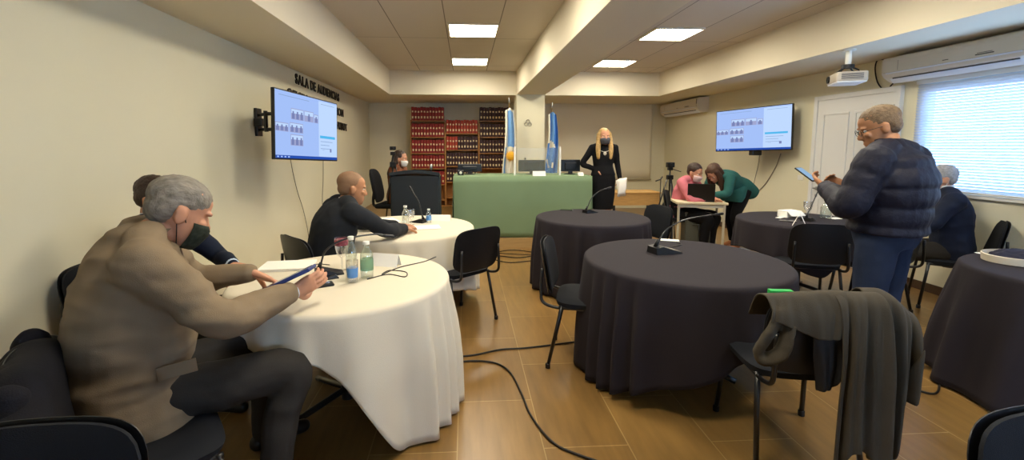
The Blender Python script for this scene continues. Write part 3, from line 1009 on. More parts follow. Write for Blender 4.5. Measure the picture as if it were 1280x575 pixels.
def head_prims(bm, Mh, k=1.0, ears=True, nose=True):
    """Mh: 4x4 placing the head (origin at chin height on the head axis, y forward, z up)"""
    rings = []
    for z, wd, yf, yb, _ in HEADR:
        ring = []
        n = 28
        cy = (yf + yb) / 2; ry = (yf - yb) / 2
        for i in range(n):
            a = 2 * PI * i / n
            ca, sa = math.cos(a), math.sin(a)
            p = 2.25
            x = wd * math.copysign(abs(ca) ** (2 / p), ca)
            y = cy + ry * math.copysign(abs(sa) ** (2 / p), sa)
            if y > cy: x *= 1 - .16 * ((y - cy) / ry) ** 2
            ring.append(bm.verts.new(Mh @ V((x * k, y * k, z * k))))
        rings.append(ring)
    rings_to_faces(bm, rings)
    R = Mh.to_3x3()
    def P(x, y, z): return Mh @ V((x * k, y * k, z * k))
    if nose:
        loft(bm, [P(0, .088, .128), P(0, .094, .11), P(0, .103, .092), P(0, .101, .078), P(0, .09, .072)],
             [R @ V((q * k, 0, 0)) for q in (.009, .011, .015, .018, .012)], [R @ V((0, q * k, 0)) for q in (.008, .012, .016, .016, .01)], n=12, p=2)
        for s in (-1, 1):
            ball(bm, P(s * .03, .083, .14), (.024 * k, .014 * k, .009 * k), R)      # brow ridge
            ball(bm, P(s * .036, .074, .098), (.024 * k, .018 * k, .018 * k), R)    # cheek
        ball(bm, P(0, .088, .048), (.022 * k, .011 * k, .006 * k), R)               # lips
        ball(bm, P(0, .086, .038), (.019 * k, .011 * k, .006 * k), R)
    if ears:
        for s in (-1, 1):
            ball(bm, P(s * .076, -.006, .108), (.011 * k, .02 * k, .032 * k), R)
            ball(bm, P(s * .079, -.012, .122), (.009 * k, .017 * k, .018 * k), R)


def hand_prims(bm, wrist, d, nrm, thumb_side, curl=.5, k=1.0, spread=.08, curls=None):
    """wrist point, finger direction d, palm normal nrm, thumb_side: +1/-1 picks the lateral direction"""
    d = V(d).normalized(); nrm = V(nrm); nrm = (nrm - d * nrm.dot(d)).normalized()
    l = d.cross(nrm) * thumb_side
    cs, us, vs = [], [], []
    for t, wu, wv in ((-.012, .024, .018), (.015, .029, .018), (.045, .037, .016), (.075, .041, .014), (.092, .037, .011)):
        cs.append(wrist + d * t * k); us.append(l * wu * k); vs.append(nrm * wv * k)
    loft(bm, cs, us, vs, n=18, p=2.6)
    for i, (off, ln, r) in enumerate(((.029, .074, .0092), (.010, .083, .0095), (-.010, .077, .0092), (-.028, .060, .0082))):
        c = curls[i] if curls else curl * (1 + .12 * i)
        p = wrist + d * .086 * k + l * off * k
        ang = .25 * c; pts = [wrist + d * .06 * k + l * off * .9 * k, p]
        dd = (d + l * off * spread * 18).normalized()
        for seg, da in ((.44, c * .75), (.32, c * .95), (.26, c * .6)):
            v = (dd * math.cos(ang) + nrm * math.sin(ang)).normalized()
            p = p + v * ln * seg * k * 1.0
            pts.append(p); ang += da
        chain(bm, pts, [r * k * 1.1, r * k * 1.05, r * k, r * k * .92, r * k * .78], n=10, sub=3)
    b0 = wrist + d * .02 * k + l * .022 * k
    t1 = b0 + (d * .5 + l * .75 + nrm * .3).normalized() * .042 * k
    t2 = t1 + (d * .8 + l * .35 + nrm * .4 * (1 + curl)).normalized() * .034 * k
    t3 = t2 + (d * .85 + l * .05 + nrm * .6 * (1 + curl)).normalized() * .026 * k
    chain(bm, [b0, t1, t2, t3], [.0135 * k, .0125 * k, .011 * k, .0085 * k], n=10, sub=3)


def torso_rings(J, wd, dp, n=36, low=-.09, mod=None, p=2.4):
    P, Cc, N = V(J['P']), V(J['C']), V(J['N'])
    up = (Cc - P).normalized()
    pts = [P + up * low, P, P.lerp(Cc, .5) + V(J.get('bulge', (0, 0, 0))), Cc, Cc.lerp(N, .62), N]
    path = catmull(pts, 8)
    hx = (V(J['hipR']) - V(J['hipL'])).normalized(); sx = (V(J['shR']) - V(J['shL'])).normalized()
    cs, us, vs = [], [], []
    M = len(path)
    for k in range(n + 1):
        s = k / n
        i = s * (M - 1); a = int(min(i, M - 2)); c = path[a].lerp(path[a + 1], i - a)
        tan = (path[min(a + 2, M - 1)] - path[max(a - 1, 0)]).normalized()
        ax = hx.lerp(sx, min(1, s * 1.4)).normalized(); ax = (ax - tan * ax.dot(tan)).normalized()
        dy = tan.cross(ax)
        q = mod(s) if mod else 1
        cs.append(c); us.append(ax * interp(wd, s) * q); vs.append(dy * interp(dp, s) * q)
    return cs, us, vs


MALE = ([.14, .172, .158, .178, .168, .062], [.09, .12, .115, .128, .10, .058])
FEM = ([.14, .168, .128, .150, .138, .05], [.09, .118, .098, .118, .088, .048])


def arm_pts(J, s):
    S, E, W = V(J['sh' + s]), V(J['el' + s]), V(J['wr' + s])
    return [S, S.lerp(E, .5) + V((0, 0, .004)), E, E.lerp(W, .5), W]


def leg_pts(J, s):
    H, K, A = V(J['hip' + s]), V(J['kn' + s]), V(J['an' + s])
    return [H, H.lerp(K, .5), K, K.lerp(A, .4) + (V(J.get('back', (0, -.012, 0)))), A]


def hmat(J, k):
    c = V(J['Hd'])                                   # centre of the head (ear height)
    yaw, pit, rol = [math.radians(a) for a in J['Hrot']]
    R = Matrix.Rotation(yaw, 4, 'Z') @ Matrix.Rotation(pit, 4, 'X') @ Matrix.Rotation(rol, 4, 'Y')
    return Matrix.Translation(c) @ R @ Matrix.Translation(V((0, 0, -.115 * k)))


def body(e, J, shape, skin, k=1.0, voxel=.008, hands=None, hk=1.0, eyes=True):
    bm = bmesh.new()
    wd, dp = shape
    loft(bm, *torso_rings(J, wd, dp, n=24))
    for s in 'LR':
        chain(bm, arm_pts(J, s), [.050 * k, .046 * k, .038 * k, .036 * k, .026 * k])
        chain(bm, leg_pts(J, s), [.085 * k, .075 * k, .055 * k, .052 * k, .036 * k])
        A, T = V(J['an' + s]), V(J['toe' + s])
        chain(bm, [A + V((0, 0, -.01)), A.lerp(T, .5) + V((0, 0, -.02)), T], [.036, .034, .026])
    Mh = hmat(J, hk)
    nb = V(J['N']); hb = Mh @ V((0, -.02 * hk, .045 * hk))
    chain(bm, [nb - V((0, 0, .03)), nb.lerp(hb, .5), hb], [.062 * k, .054 * k, .054 * k])
    head_prims(bm, Mh, hk)
    for s in 'LR':
        h = (hands or {}).get(s)
        W, E_ = V(J['wr' + s]), V(J['el' + s])
        d = (W - E_).normalized()
        if h is None: h = dict(d=d, n=(0, 0, -1), curl=.5)
        hand_prims(bm, W, h.get('d', d), h.get('n', (0, 0, -1)), h.get('side', 1 if s == 'L' else -1), h.get('curl', .5), hk * .98, curls=h.get('curls'), spread=h.get('spread', .08))
    o = remesh('body', bm, voxel, skin, e, smooth=2)
    for s in (-1, 1) if eyes else ():
        bm = bmesh.new()
        ball(bm, Mh @ V((s * .031 * hk, .074 * hk, .121 * hk)), (.0125 * hk, .0125 * hk, .009 * hk), Mh.to_3x3())
        ball(bm, Mh @ V((s * .031 * hk, .082 * hk, .121 * hk)), .0058 * hk, mi=1)
        fin('eye', bm, [EYEW, EYED], e, True)
    return o, Mh


def garment_top(name, e, J, shape, m, infl=.018, low=-.16, sleeve=1.0, k=1.0, voxel=.010, disp=.008, seed=0, mod=None, amod=None, arms=(.075, .066, .056, .052, .043), collar=True, dscale=.12, shoulder=.075, smooth=4, extra=False, aniso=(1, 1)):
    bm = bmesh.new()
    if extra:
        loft(bm, [V((0, .0, .60)), V((0, .01, .52)), V((0, .02, .455)), V((0, .03, .43))], [V((q, 0, 0)) for q in (.245, .265, .27, .262)], [V((0, q, 0)) for q in (.20, .215, .215, .205)])
        ball(bm, V(J['N']) + V((0, -.055, -.03)), (.12, .085, .075), seg=20)
        ball(bm, V(J['N']) + V((0, -.09, -.12)), (.2, .1, .12), seg=20)
    wd = [q + infl for q in shape[0]]; dp = [q + infl for q in shape[1]]
    wd[-1] = shape[0][-1] + .012; dp[-1] = shape[1][-1] + .012
    loft(bm, *torso_rings(J, wd, dp, n=90 if mod else 36, low=low, mod=mod))
    for s in 'LR':
        P = arm_pts(J, s)
        if sleeve < 1: P = P[:3] + [P[2].lerp(P[4], sleeve * .5), P[2].lerp(P[4], sleeve)]
        chain(bm, P, [a * k for a in arms], mod=amod, sub=16 if amod else 6)
        S, N, Cc = V(J['sh' + s]), V(J['N']), V(J['C'])
        ball(bm, S, shoulder * k)
        chain(bm, [S, S.lerp(N, .5) + V((0, 0, .012)), N - V((0, 0, .015))], [shoulder * .9 * k, shoulder * .9 * k, .06 * k])
        chain(bm, [S.lerp(Cc, .15), S.lerp(Cc, .6)], [.075 * k, .085 * k])
    o = remesh(name, bm, voxel, m, e, smooth=smooth, disp=disp, seed=seed, dscale=dscale, aniso=aniso)
    return o


def trousers(e, J, shape, m, k=1.0, infl=.014, voxel=.011, disp=.006, seed=0, name='trousers', radii=(.10, .09, .074, .066, .056), end=1.0):
    bm = bmesh.new()
    wd = [q + infl for q in shape[0]]; dp = [q + infl for q in shape[1]]
    cs, us, vs = torso_rings(J, wd, dp, n=36)
    loft(bm, cs[:16], us[:16], vs[:16])
    for s in 'LR':
        P = leg_pts(J, s)
        chain(bm, [P[0], P[1], P[2], P[3], P[3].lerp(P[4], end)], [q * k for q in radii])
        chain(bm, [V(J['P']), P[0]], [.11 * k, .098 * k])
    return remesh(name, bm, voxel, m, e, smooth=4, disp=disp, seed=seed)


def shoes(e, J, m, k=1.0, heel=0):
    for s in 'LR':
        A, T = V(J['an' + s]), V(J['toe' + s])
        bm = bmesh.new()
        d = (T - A); d.z = 0; d = d.normalized()
        b_ = V((A.x, A.y, T.z))
        chain(bm, [b_ - d * .045 + V((0, 0, .012 + heel)), b_ + d * .05 + V((0, 0, .012 + heel * .5)), T + d * .02], [.038 * k, .04 * k, .032 * k])
        ball(bm, A + V((0, 0, -.015)), .045 * k)
        if heel: tube(bm, [b_ - d * .045 + V((0, 0, heel)), b_ - d * .05 + V((0, 0, -.026))], [.018, .008], 8)
        remesh('shoe', bm, .008, m, e, smooth=2)


def hair_short(e, Mh, k, m, thick=1.0, recede=0, bald=False, disp=.004):
    R = Mh.to_3x3(); bm = bmesh.new()
    P = lambda x, y, z: Mh @ V((x * k, y * k, z * k))
    t = thick
    if not bald:
        ball(bm, P(0, -.022 - recede * .5, .168), (.083 * k * t, (.1 - recede * .5) * k * t, .083 * k * t), R, 28)
    ball(bm, P(0, -.05, .118), (.075 * k * t, .06 * k * t, .062 * k), R, 24)
    ball(bm, P(0, -.04, .14), (.081 * k * t, .072 * k * t, .06 * k), R, 24)
    return remesh('hair', bm, .006, m, e, smooth=2, disp=disp, dscale=.02)


def hair_long(e, Mh, k, m, locks, disp=.004):
    """locks: list of polylines (world-of-person coords) with radii"""
    R = Mh.to_3x3(); bm = bmesh.new()
    P = lambda x, y, z: Mh @ V((x * k, y * k, z * k))
    ball(bm, P(0, -.022, .168), (.086 * k, .103 * k, .087 * k), R, 28)
    ball(bm, P(0, -.05, .12), (.084 * k, .066 * k, .09 * k), R, 24)
    for pts, rad in locks:
        chain(bm, pts, rad)
    return remesh('hair', bm, .007, m, e, smooth=3, disp=disp, dscale=.03)


def mask(e, Mh, k, m, strap=None, band_to=None):
    bm = bmesh.new(); rows = []
    for z, wd, yf, grow in ((.004, .05, .086, 1.02), (.02, .056, .098, 1.05), (.045, .064, .108, 1.06), (.065, .067, .115, 1.06), (.082, .068, .114, 1.05), (.097, .066, .104, 1.04)):
        row = []
        for i in range(21):
            a = PI * (.06 + .88 * i / 20)
            ca, sa = math.cos(a), math.sin(a)
            x = wd * math.copysign(abs(ca) ** .8, ca) * grow
            y = .018 + (yf - .018) * abs(sa) ** .75
            row.append(bm.verts.new(Mh @ V((x * k, y * k, z * k))))
        rows.append(row)
    rings_to_faces(bm, rows, cap=False, closed=False)
    o = fin('face_mask', bm, m, e, True); solid(o, .003, 1)
    bm = bmesh.new()
    for s in (-1, 1):
        for za, zb in ((.09, .135), (.015, .09)):
            tube(bm, [Mh @ V((s * .066 * k, .02 * k, za * k)), Mh @ V((s * .074 * k, .004 * k, (za + zb) / 2 * k)), Mh @ V((s * .079 * k, -.012 * k, zb * k))], .0018 * k, 6, smoothn=3)
    fin('strap', bm, strap or m, o, True)
    return o


def glasses(e, Mh, k):
    bm = bmesh.new()
    for s in (-1, 1):
        pts = [Mh @ V(((s * .033 + .024 * math.cos(a * PI / 8)) * k, .103 * k, (.118 + .018 * math.sin(a * PI / 8)) * k)) for a in range(17)]
        tube(bm, pts, .0018, 6)
        tube(bm, [Mh @ V((s * .057 * k, .102 * k, .122 * k)), Mh @ V((s * .078 * k, .05 * k, .124 * k)), Mh @ V((s * .081 * k, -.02 * k, .122 * k))], .0018, 6)
    fin('spectacles', bm, BLACK, e, True)


def collar(e, J, m, r=.062, h=.05, tilt=.3, name='collar', yoff=0):
    N = V(J['N']); bm = bmesh.new(); rows = []
    up = (V(J['Hd']) - N).normalized()
    for t, rr in ((-.6, r * 1.25), (.1, r * 1.08), (1, r), (1.0, r * .9), (0, r * .9)):
        row = []
        for i in range(28):
            a = 2 * PI * i / 28
            p = N + V((rr * math.cos(a), rr * .95 * math.sin(a) + yoff, 0)) + up * (h * t * (1 - .35 * max(0, math.sin(a))))
            row.append(bm.verts.new(p))
        rows.append(row)
    rings_to_faces(bm, rows, cap=False)
    return fin(name, bm, m, e, True)


def cuff(e, J, s, m, r=.036, name='shirt_cuff', a=-.05, b=.012):
    W, E_ = V(J['wr' + s]), V(J['el' + s]); d = (W - E_).normalized()
    bm = bmesh.new(); tube(bm, [W + d * a, W + d * (a + b) / 2, W + d * b], [r, r, r * .95], 16)
    return fin(name, bm, m, e, True)


def person(loc, fdir, label):
    return empty('person', loc, label, 'person', face(*fdir))


def mirror(J):
    for k in list(J):
        if k.endswith('R') and k[:-1] + 'L' not in J:
            x, y, z = J[k]; J[k[:-1] + 'L'] = (-x, y, z)
    return J


HGREY = mat('hair_grey', '#7d766b', .7, bump=.3, scale=90, var=.3, vscale=28, stretch=(3, .6, 1))
HBROWN = mat('hair_dark_brown', '#33221a', .5, bump=.5, scale=160, var=.2, vscale=60)
HBROWN2 = mat('hair_brown', '#4a3020', .5, bump=.5, scale=120, var=.25, vscale=40)
HBLONDE = mat('hair_blonde', '#b5935c', .5, bump=.5, scale=120, var=.25, vscale=40)
HSALT = mat('hair_brown_grey', '#6f5a42', .65, bump=.5, scale=160, var=.3, vscale=60)
HWHITE = mat('hair_pale_grey', '#9c9a98', .7, bump=.5, scale=160, var=.2, vscale=60)
HSTUB = mat('hair_shaved', '#86664c', .7, bump=.3, scale=300)
BEIGE = mat('suit_beige', '#7f6e58', .85, bump=.15, scale=350, var=.05, vscale=6, sheen=.15)
CHAR = mat('trousers_charcoal', '#33302d', .85, bump=.15, scale=300, var=.06, vscale=6)
DGREY = mat('jacket_dark_grey', '#25272b', .85, bump=.12, scale=300, sheen=.1)
NAVY = mat('jacket_navy', '#1c2232', .8, bump=.12, scale=300, sheen=.1)
PUFF = mat('puffer_navy', '#1c1d2b', .6, bump=.25, scale=60, spec=.2)
JEANS = mat('jeans', '#2a3347', .85, bump=.2, scale=300, var=.12, vscale=10)
BLK = mat('black_fabric', '#131316', .8, bump=.1, scale=300)
TEAL = mat('blazer_teal', '#2c5b57', .8, bump=.1, scale=250, var=.05, vscale=8)
PINK = mat('shirt_pink', '#c4707a', .8, bump=.1, scale=250, var=.05, vscale=8)
BRCOAT = mat('coat_brown', '#7a4e38', .85, bump=.15, scale=250, var=.08, vscale=8)
SHIRTB = mat('shirt_pale_blue', '#b9c8dc', .75)
SHIRTW = mat('shirt_white', '#d8d8d6', .75)
MDARK = mat('mask_dark_pattern', '#2c3129', .8, var=.55, vscale=45)
MWHITE = mat('mask_white', '#d9d8d4', .8)
MPINK = mat('mask_pale_pink', '#d2b6b4', .8)
MGREY = mat('mask_grey', '#4a4a50', .8)
SHOE = mat('shoe_black', '#151312', .35)
SHOET = mat('shoe_tan', '#a56a42', .45)

# --- man in the beige suit (largest figure)
e = person((-1.30, 1.73, 0), (.8, .6), 'man in a beige suit jacket and patterned mask bending over a blue tablet')
J = dict(P=(0, -.02, .59), C=(0, .03, .92), N=(0, .085, 1.165), Hd=(0, .19, 1.235), Hrot=(6, -26, 0),
         hipR=(.10, .03, .54), hipL=(-.10, .03, .54), shR=(.205, .06, 1.09), shL=(-.205, .06, 1.09),
         elR=(.31, .27, .86), wrR=(.15, .565, .862), elL=(-.32, .26, .87), wrL=(-.17, .47, .90),
         knR=(.2, .53, .54), knL=(-.15, .53, .55), anR=(.22, .44, .09), anL=(-.16, .50, .09), toeR=(.24, .60, .035), toeL=(-.17, .66, .035),
         bulge=(0, .01, 0))
BIG = ([.175, .215, .215, .222, .19, .068], [.12, .165, .185, .172, .125, .064])
hands = {'R': dict(d=(-.12, .95, .28), n=(-.95, -.1, .15), side=-1, curls=(.35, .42, .5, .6), curl=.35, spread=.06),
         'L': dict(d=(.35, .75, -.42), n=(.2, -.35, -.9), side=1, curls=(.15, .6, .8, .9), curl=.4)}
bo, Mh = body(e, J, BIG, SKIN, 1.08, .005, hands, 1.12, False)
garment_top('suit_jacket', e, J, BIG, BEIGE, .026, -.15, .93, 1.1, .010, .020, 1, extra=True, aniso=(.7, 1.7), amod=lambda s: 1 + .022 * math.sin(s * 40) * math.sin(s * 11 + .6), arms=(.086, .078, .068, .06, .047), shoulder=.088, dscale=.14)
trousers(e, J, BIG, CHAR, 1.12, seed=2, disp=.010)
shoes(e, J, SHOE, 1.05)
hair_short(e, Mh, 1.1, HGREY, .98, disp=.003, recede=-.016)
mask(e, Mh, 1.12, MDARK, BLACK)
for s in 'LR': cuff(e, J, s, SHIRTB, .038, a=-.06, b=.004)
collar(e, J, BEIGE, .082, .04, name='jacket_collar', yoff=-.005)
# pocket flap on the right side
bm = bmesh.new()
box(bm, -.06, .06, -.003, .003, -.024, .024, bev=.002)
o = fin('pocket_flap', bm, BEIGE, e, True, 40)
o.location = (.262, .13, .70); o.rotation_euler = (math.radians(-6), math.radians(-6), math.radians(78))
# tablet
a, c = AY(306, 374, 1.97), AY(391, 334, 2.03)
L2 = (c - a).length / 2; mid = (a + c) / 2; ux = (c - a).normalized(); vy = V((-.30, .88, -.20)); vy = (vy - ux * ux.dot(vy)).normalized(); nz_ = ux.cross(vy)
bm = bmesh.new(); box(bm, -L2, L2, -.09, .09, -.008, .008, bev=.004)
t = empty('tablet', mid, 'blue cased tablet held by the man in the beige suit', 'tablet')
t.rotation_euler = Matrix((ux, vy, nz_)).transposed().to_euler()
fin('case', bm, mat('tablet_blue', '#20306a', .5), t, True, 40)
boxes('screen', [(-L2 + .015, L2 - .015, -.078, .078, .008, .0092)], mat('tablet_screen', '#2a3a66', .15), t)

# --- man in navy behind him
e = person((-1.86, 2.62, 0), (1, -.02), 'dark-haired man in a navy jacket half hidden behind the man in beige')
J = mirror(dict(P=(0, -.02, .55), C=(0, .05, .87), N=(0, .09, 1.08), Hd=(0, .12, 1.195), Hrot=(0, -14, 0),
         hipR=(.09, .03, .52), shR=(.185, .10, 1.02), elR=(.25, .30, .81), wrR=(.10, .46, .79), knR=(.13, .47, .50), anR=(.13, .42, .09), toeR=(.14, .58, .035)))
bo, Mh = body(e, J, MALE, SKIN, 1.0, .008, {'L': dict(d=(.3, 1, -.1), n=(0, 0, -1)), 'R': dict(d=(-.3, 1, -.1), n=(0, 0, -1))})
garment_top('jacket', e, J, MALE, NAVY, .02, -.13, .92, seed=3)
trousers(e, J, MALE, CHAR, seed=4); shoes(e, J, SHOE)
hair_short(e, Mh, 1.0, HBROWN, 1.04)
mask(e, Mh, 1.0, MWHITE)
for s in 'LR': cuff(e, J, s, SHIRTB, .04, a=-.06, b=.004)
collar(e, J, SHIRTW, .068, .05, name='shirt_collar')

# --- bald man at the far white table
e = person((-1.08, 3.50, 0), (.80, .60), 'bald man in a dark suit leaning on the far white table')
J = dict(P=(0, -.02, .56), C=(0, .06, .86), N=(0, .15, 1.06), Hd=(0, .215, 1.155), Hrot=(-14, -8, 0),
         hipR=(.09, .03, .52), hipL=(-.09, .03, .52), shR=(.2, .12, 1.0), shL=(-.2, .12, 1.0), elR=(.27, .36, .84), wrR=(.12, .61, .80), elL=(-.27, .36, .83), wrL=(-.07, .64, .80),
         knR=(.13, .46, .50), knL=(-.13, .46, .50), anR=(.13, .42, .09), anL=(-.13, .42, .09), toeR=(.14, .58, .035), toeL=(-.14, .58, .035))
MB2 = ([.15, .19, .185, .2, .18, .066], [.1, .14, .14, .145, .112, .062])
bo, Mh = body(e, J, MB2, SKIN2, 1.05, .007, {'R': dict(d=(-.55, .85, -.05), n=(0, 0, -1), curl=.35), 'L': dict(d=(.3, 1, -.05), n=(0, 0, -1), curl=.35)}, 1.06)
garment_top('suit_jacket', e, J, MB2, DGREY, .02, -.13, .95, 1.05, seed=5, disp=.01)
trousers(e, J, MB2, DGREY, seed=6); shoes(e, J, SHOE)
hair_short(e, Mh, 1.06, HSTUB, .975, recede=-.004, disp=.001)
collar(e, J, SHIRTW, .07, .045, name='shirt_collar')
for s in 'LR': cuff(e, J, s, SHIRTW, .038, a=-.06, b=.0)

# --- brunette woman on the dais
e = person((-1.05, 6.96, DZ), (1, -.35), 'brunette woman in a brown coat and white mask sitting behind the lectern')
J = mirror(dict(P=(0, -.02, .57), C=(0, .0, .84), N=(0, .02, 1.03), Hd=(0, .06, 1.145), Hrot=(0, -4, 0),
         hipR=(.09, .03, .53), shR=(.165, .01, .98), elR=(.2, .08, .72), wrR=(.1, .28, .68), knR=(.11, .44, .5), anR=(.1, .42, .08), toeR=(.1, .57, .03)))
bo, Mh = body(e, J, FEM, SKIN, .92, .009)
garment_top('coat', e, J, FEM, BRCOAT, .022, -.15, .95, .92, seed=7)
trousers(e, J, FEM, BLK, .9, seed=8); shoes(e, J, SHOE, .9)
hl = []
for x, y in ((-.07, -.04), (.07, -.04), (0, -.085), (-.045, -.08), (.045, -.08)):
    hl.append(([Mh @ V((x, y, .15)), Mh @ V((x * 1.15, y - .01, .04)), V((x * 1.4, .06 + y * 1.25 - .06, .93)), V((x * 1.3, .05 + y * 1.2 - .06, .80))], [.04, .042, .04, .02]))
hair_long(e, Mh, 1.0, HBROWN, hl)
mask(e, Mh, 1.0, MWHITE)

# --- blonde woman at the end of the green desk
e = person((2.06, 6.62, DZ), (-.12, -1), 'blonde woman in a black dress standing with papers at the end of the green desk')
J = dict(P=(0, .0, .92), C=(0, -.02, 1.18), N=(0, -.005, 1.37), Hd=(0, .03, 1.475), Hrot=(4, 3, 3),
         hipR=(.085, 0, .86), hipL=(-.085, 0, .86), shR=(.165, -.01, 1.315), shL=(-.165, -.01, 1.315),
         elR=(.305, -.02, 1.075), wrR=(.10, .04, .985), elL=(-.215, -.02, 1.06), wrL=(-.245, .04, .85),
         knR=(.085, .03, .47), knL=(-.085, .04, .47), anR=(.08, 0, .09), anL=(-.08, .03, .09), toeR=(.085, .13, .03), toeL=(-.085, .16, .03))
bo, Mh = body(e, J, FEM, SKIN, .9, .007, {'L': dict(d=(-.1, .3, -.9), n=(.9, .2, .1), curl=1.0, side=1), 'R': dict(d=(-.8, .3, -.15), n=(0, 0, -1), curl=.6)}, 1.0)
bm = bmesh.new()
wd = [q + .014 for q in FEM[0]]; dp = [q + .014 for q in FEM[1]]; wd[-1] = .066; dp[-1] = .06
loft(bm, *torso_rings(J, wd, dp, low=-.1))
loft(bm, [V((0, 0, .95)), V((0, 0, .85)), V((0, .01, .64)), V((0, .015, .40))], [V((q, 0, 0)) for q in (.17, .186, .178, .155)], [V((0, q, 0)) for q in (.125, .13, .12, .11)])
for s in 'LR':
    S = V(J['sh' + s]); N = V(J['N'])
    ball(bm, S, .058); chain(bm, [S, S.lerp(N, .55), N - V((0, 0, .02))], [.055, .052, .05])
    chain(bm, arm_pts(J, s), [.057, .05, .042, .04, .032])
remesh('dress', bm, .009, BLK, e, smooth=3, disp=.003)
shoes(e, J, SHOE, .85, .05)
hl = []
for x, y in ((-.075, .0), (.075, .0), (-.07, -.05), (.07, -.05), (0, -.085)):
    hl.append(([Mh @ V((x, y, .16)), Mh @ V((x * 1.12, y + .005, .06)), V((x * 1.25, y + .075, 1.30)), V((x * 1.2, y + .09, 1.17))], [.034, .036, .038, .024]))
hair_long(e, Mh, 1.0, HBLONDE, hl)
mask(e, Mh, 1.0, MGREY)
bm = bmesh.new()
tube(bm, [V((.09 * math.cos(a), .055 + .055 * math.sin(a) * .6 + .01, 1.33 - .07 * max(0, math.sin(a)))) for a in [PI * i / 12 for i in range(13)]], .003, 6)
ball(bm, (0, .118, 1.235), (.024, .008, .028))
fin('pendant', bm, mat('pendant_silver', '#cfcabc', .35, metal=.4), e, True)
cuff(e, J, 'L', mat('bracelet', '#c9b58e', .3, metal=.8), .034, 'bracelet', -.01, .01)
# papers in her hand
pp = e.location + Matrix.Rotation(e.rotation_euler.z, 3, 'Z') @ V((-.255, .075, .74))
bm = bmesh.new()
for k in range(3):
    rows = []
    for j in range(6):
        rows.append([bm.verts.new((-.055 - .02 * k + i * .022 + .03 * (j / 5) * k, .012 * k + .02 * math.sin(j * .5) + .01 * i * .3, .11 - .05 * j + .01 * k)) for i in range(7)])
    rings_to_faces(bm, rows, cap=False, closed=False)
o = fin('paper_sheets', bm, PAPER, None, True); solid(o, .002)
o.location = pp; o.rotation_euler = (0, .12, PI + .1)
tag(o, 'white paper sheets hanging from the blonde woman\'s hand', 'papers')

# --- man in the pink shirt
e = person((3.13, 6.32, 0), (.62, -.78), 'man in a pink shirt and mask typing on the black laptop')
J = dict(P=(0, -.02, .55), C=(0, .05, .84), N=(0, .12, 1.03), Hd=(0.02, .195, 1.115), Hrot=(-10, -16, 0),
         hipR=(.09, .03, .52), hipL=(-.09, .03, .52), shR=(.19, .09, .985), shL=(-.19, .09, .985), elR=(.24, .26, .76), wrR=(.10, .46, .765), elL=(-.25, .26, .77), wrL=(-.05, .46, .765),
         knR=(.12, .45, .5), knL=(-.12, .45, .5), anR=(.12, .40, .09), anL=(-.12, .4, .09), toeR=(.13, .56, .035), toeL=(-.13, .56, .035))
bo, Mh = body(e, J, MALE, SKIN, 1.0, .008)
garment_top('shirt', e, J, MALE, PINK, .013, -.12, .95, .92, seed=11)
trousers(e, J, MALE, BLK, seed=12); shoes(e, J, SHOE)
hair_short(e, Mh, 1.02, HBROWN, 1.02); mask(e, Mh, 1.02, MPINK)
collar(e, J, PINK, .066, .04, name='shirt_collar')

# --- woman in the teal blazer bending over the laptop
e = person((3.91, 6.25, 0), (-.96, -.28), 'woman in a teal blazer bending over the laptop table')
J = dict(P=(0, -.08, .90), C=(0, .17, 1.02), N=(0, .33, 1.08), Hd=(0.0, .42, 1.11), Hrot=(10, -46, 0),
         hipR=(.085, -.06, .85), hipL=(-.085, -.06, .85), shR=(.165, .29, 1.05), shL=(-.165, .29, 1.05), elR=(.21, .34, .82), wrR=(.12, .50, .79), elL=(-.2, .38, .84), wrL=(-.06, .52, .80),
         knR=(.09, .02, .47), knL=(-.10, .1, .48), anR=(.09, -.08, .09), anL=(-.12, .06, .09), toeR=(.1, .06, .03), toeL=(-.13, .2, .03))
bo, Mh = body(e, J, FEM, SKIN, .92, .008)
garment_top('blazer', e, J, FEM, TEAL, .024, -.2, .9, .95, seed=13, arms=(.075, .068, .058, .055, .048))
bm = bmesh.new()
loft(bm, [V((0, -.02, .93)), V((0, .03, .86)), V((0, .06, .76)), V((0, .07, .70))], [V((q, 0, 0)) for q in (.17, .185, .19, .17)], [V((0, q, 0)) for q in (.12, .13, .11, .09)])
remesh('blazer_tail', bm, .01, TEAL, e, smooth=3, disp=.006)
trousers(e, J, FEM, BLK, .98, seed=14, end=.92, radii=(.105, .09, .066, .056, .046)); shoes(e, J, SHOET, .9, .03)
hl = []
for x, y in ((-.07, .02), (.07, .02), (-.072, -.04), (.072, -.04), (0, -.08)):
    hl.append(([Mh @ V((x, y, .17)), Mh @ V((x * 1.15, y + .01, .07)), Mh @ V((x * 1.2, y + .04, -.03)) + V((0, .0, -.05)), Mh @ V((x * 1.1, y + .05, -.08)) + V((0, 0, -.1))], [.036, .038, .034, .016]))
hair_long(e, Mh, 1.02, HBROWN2, hl)

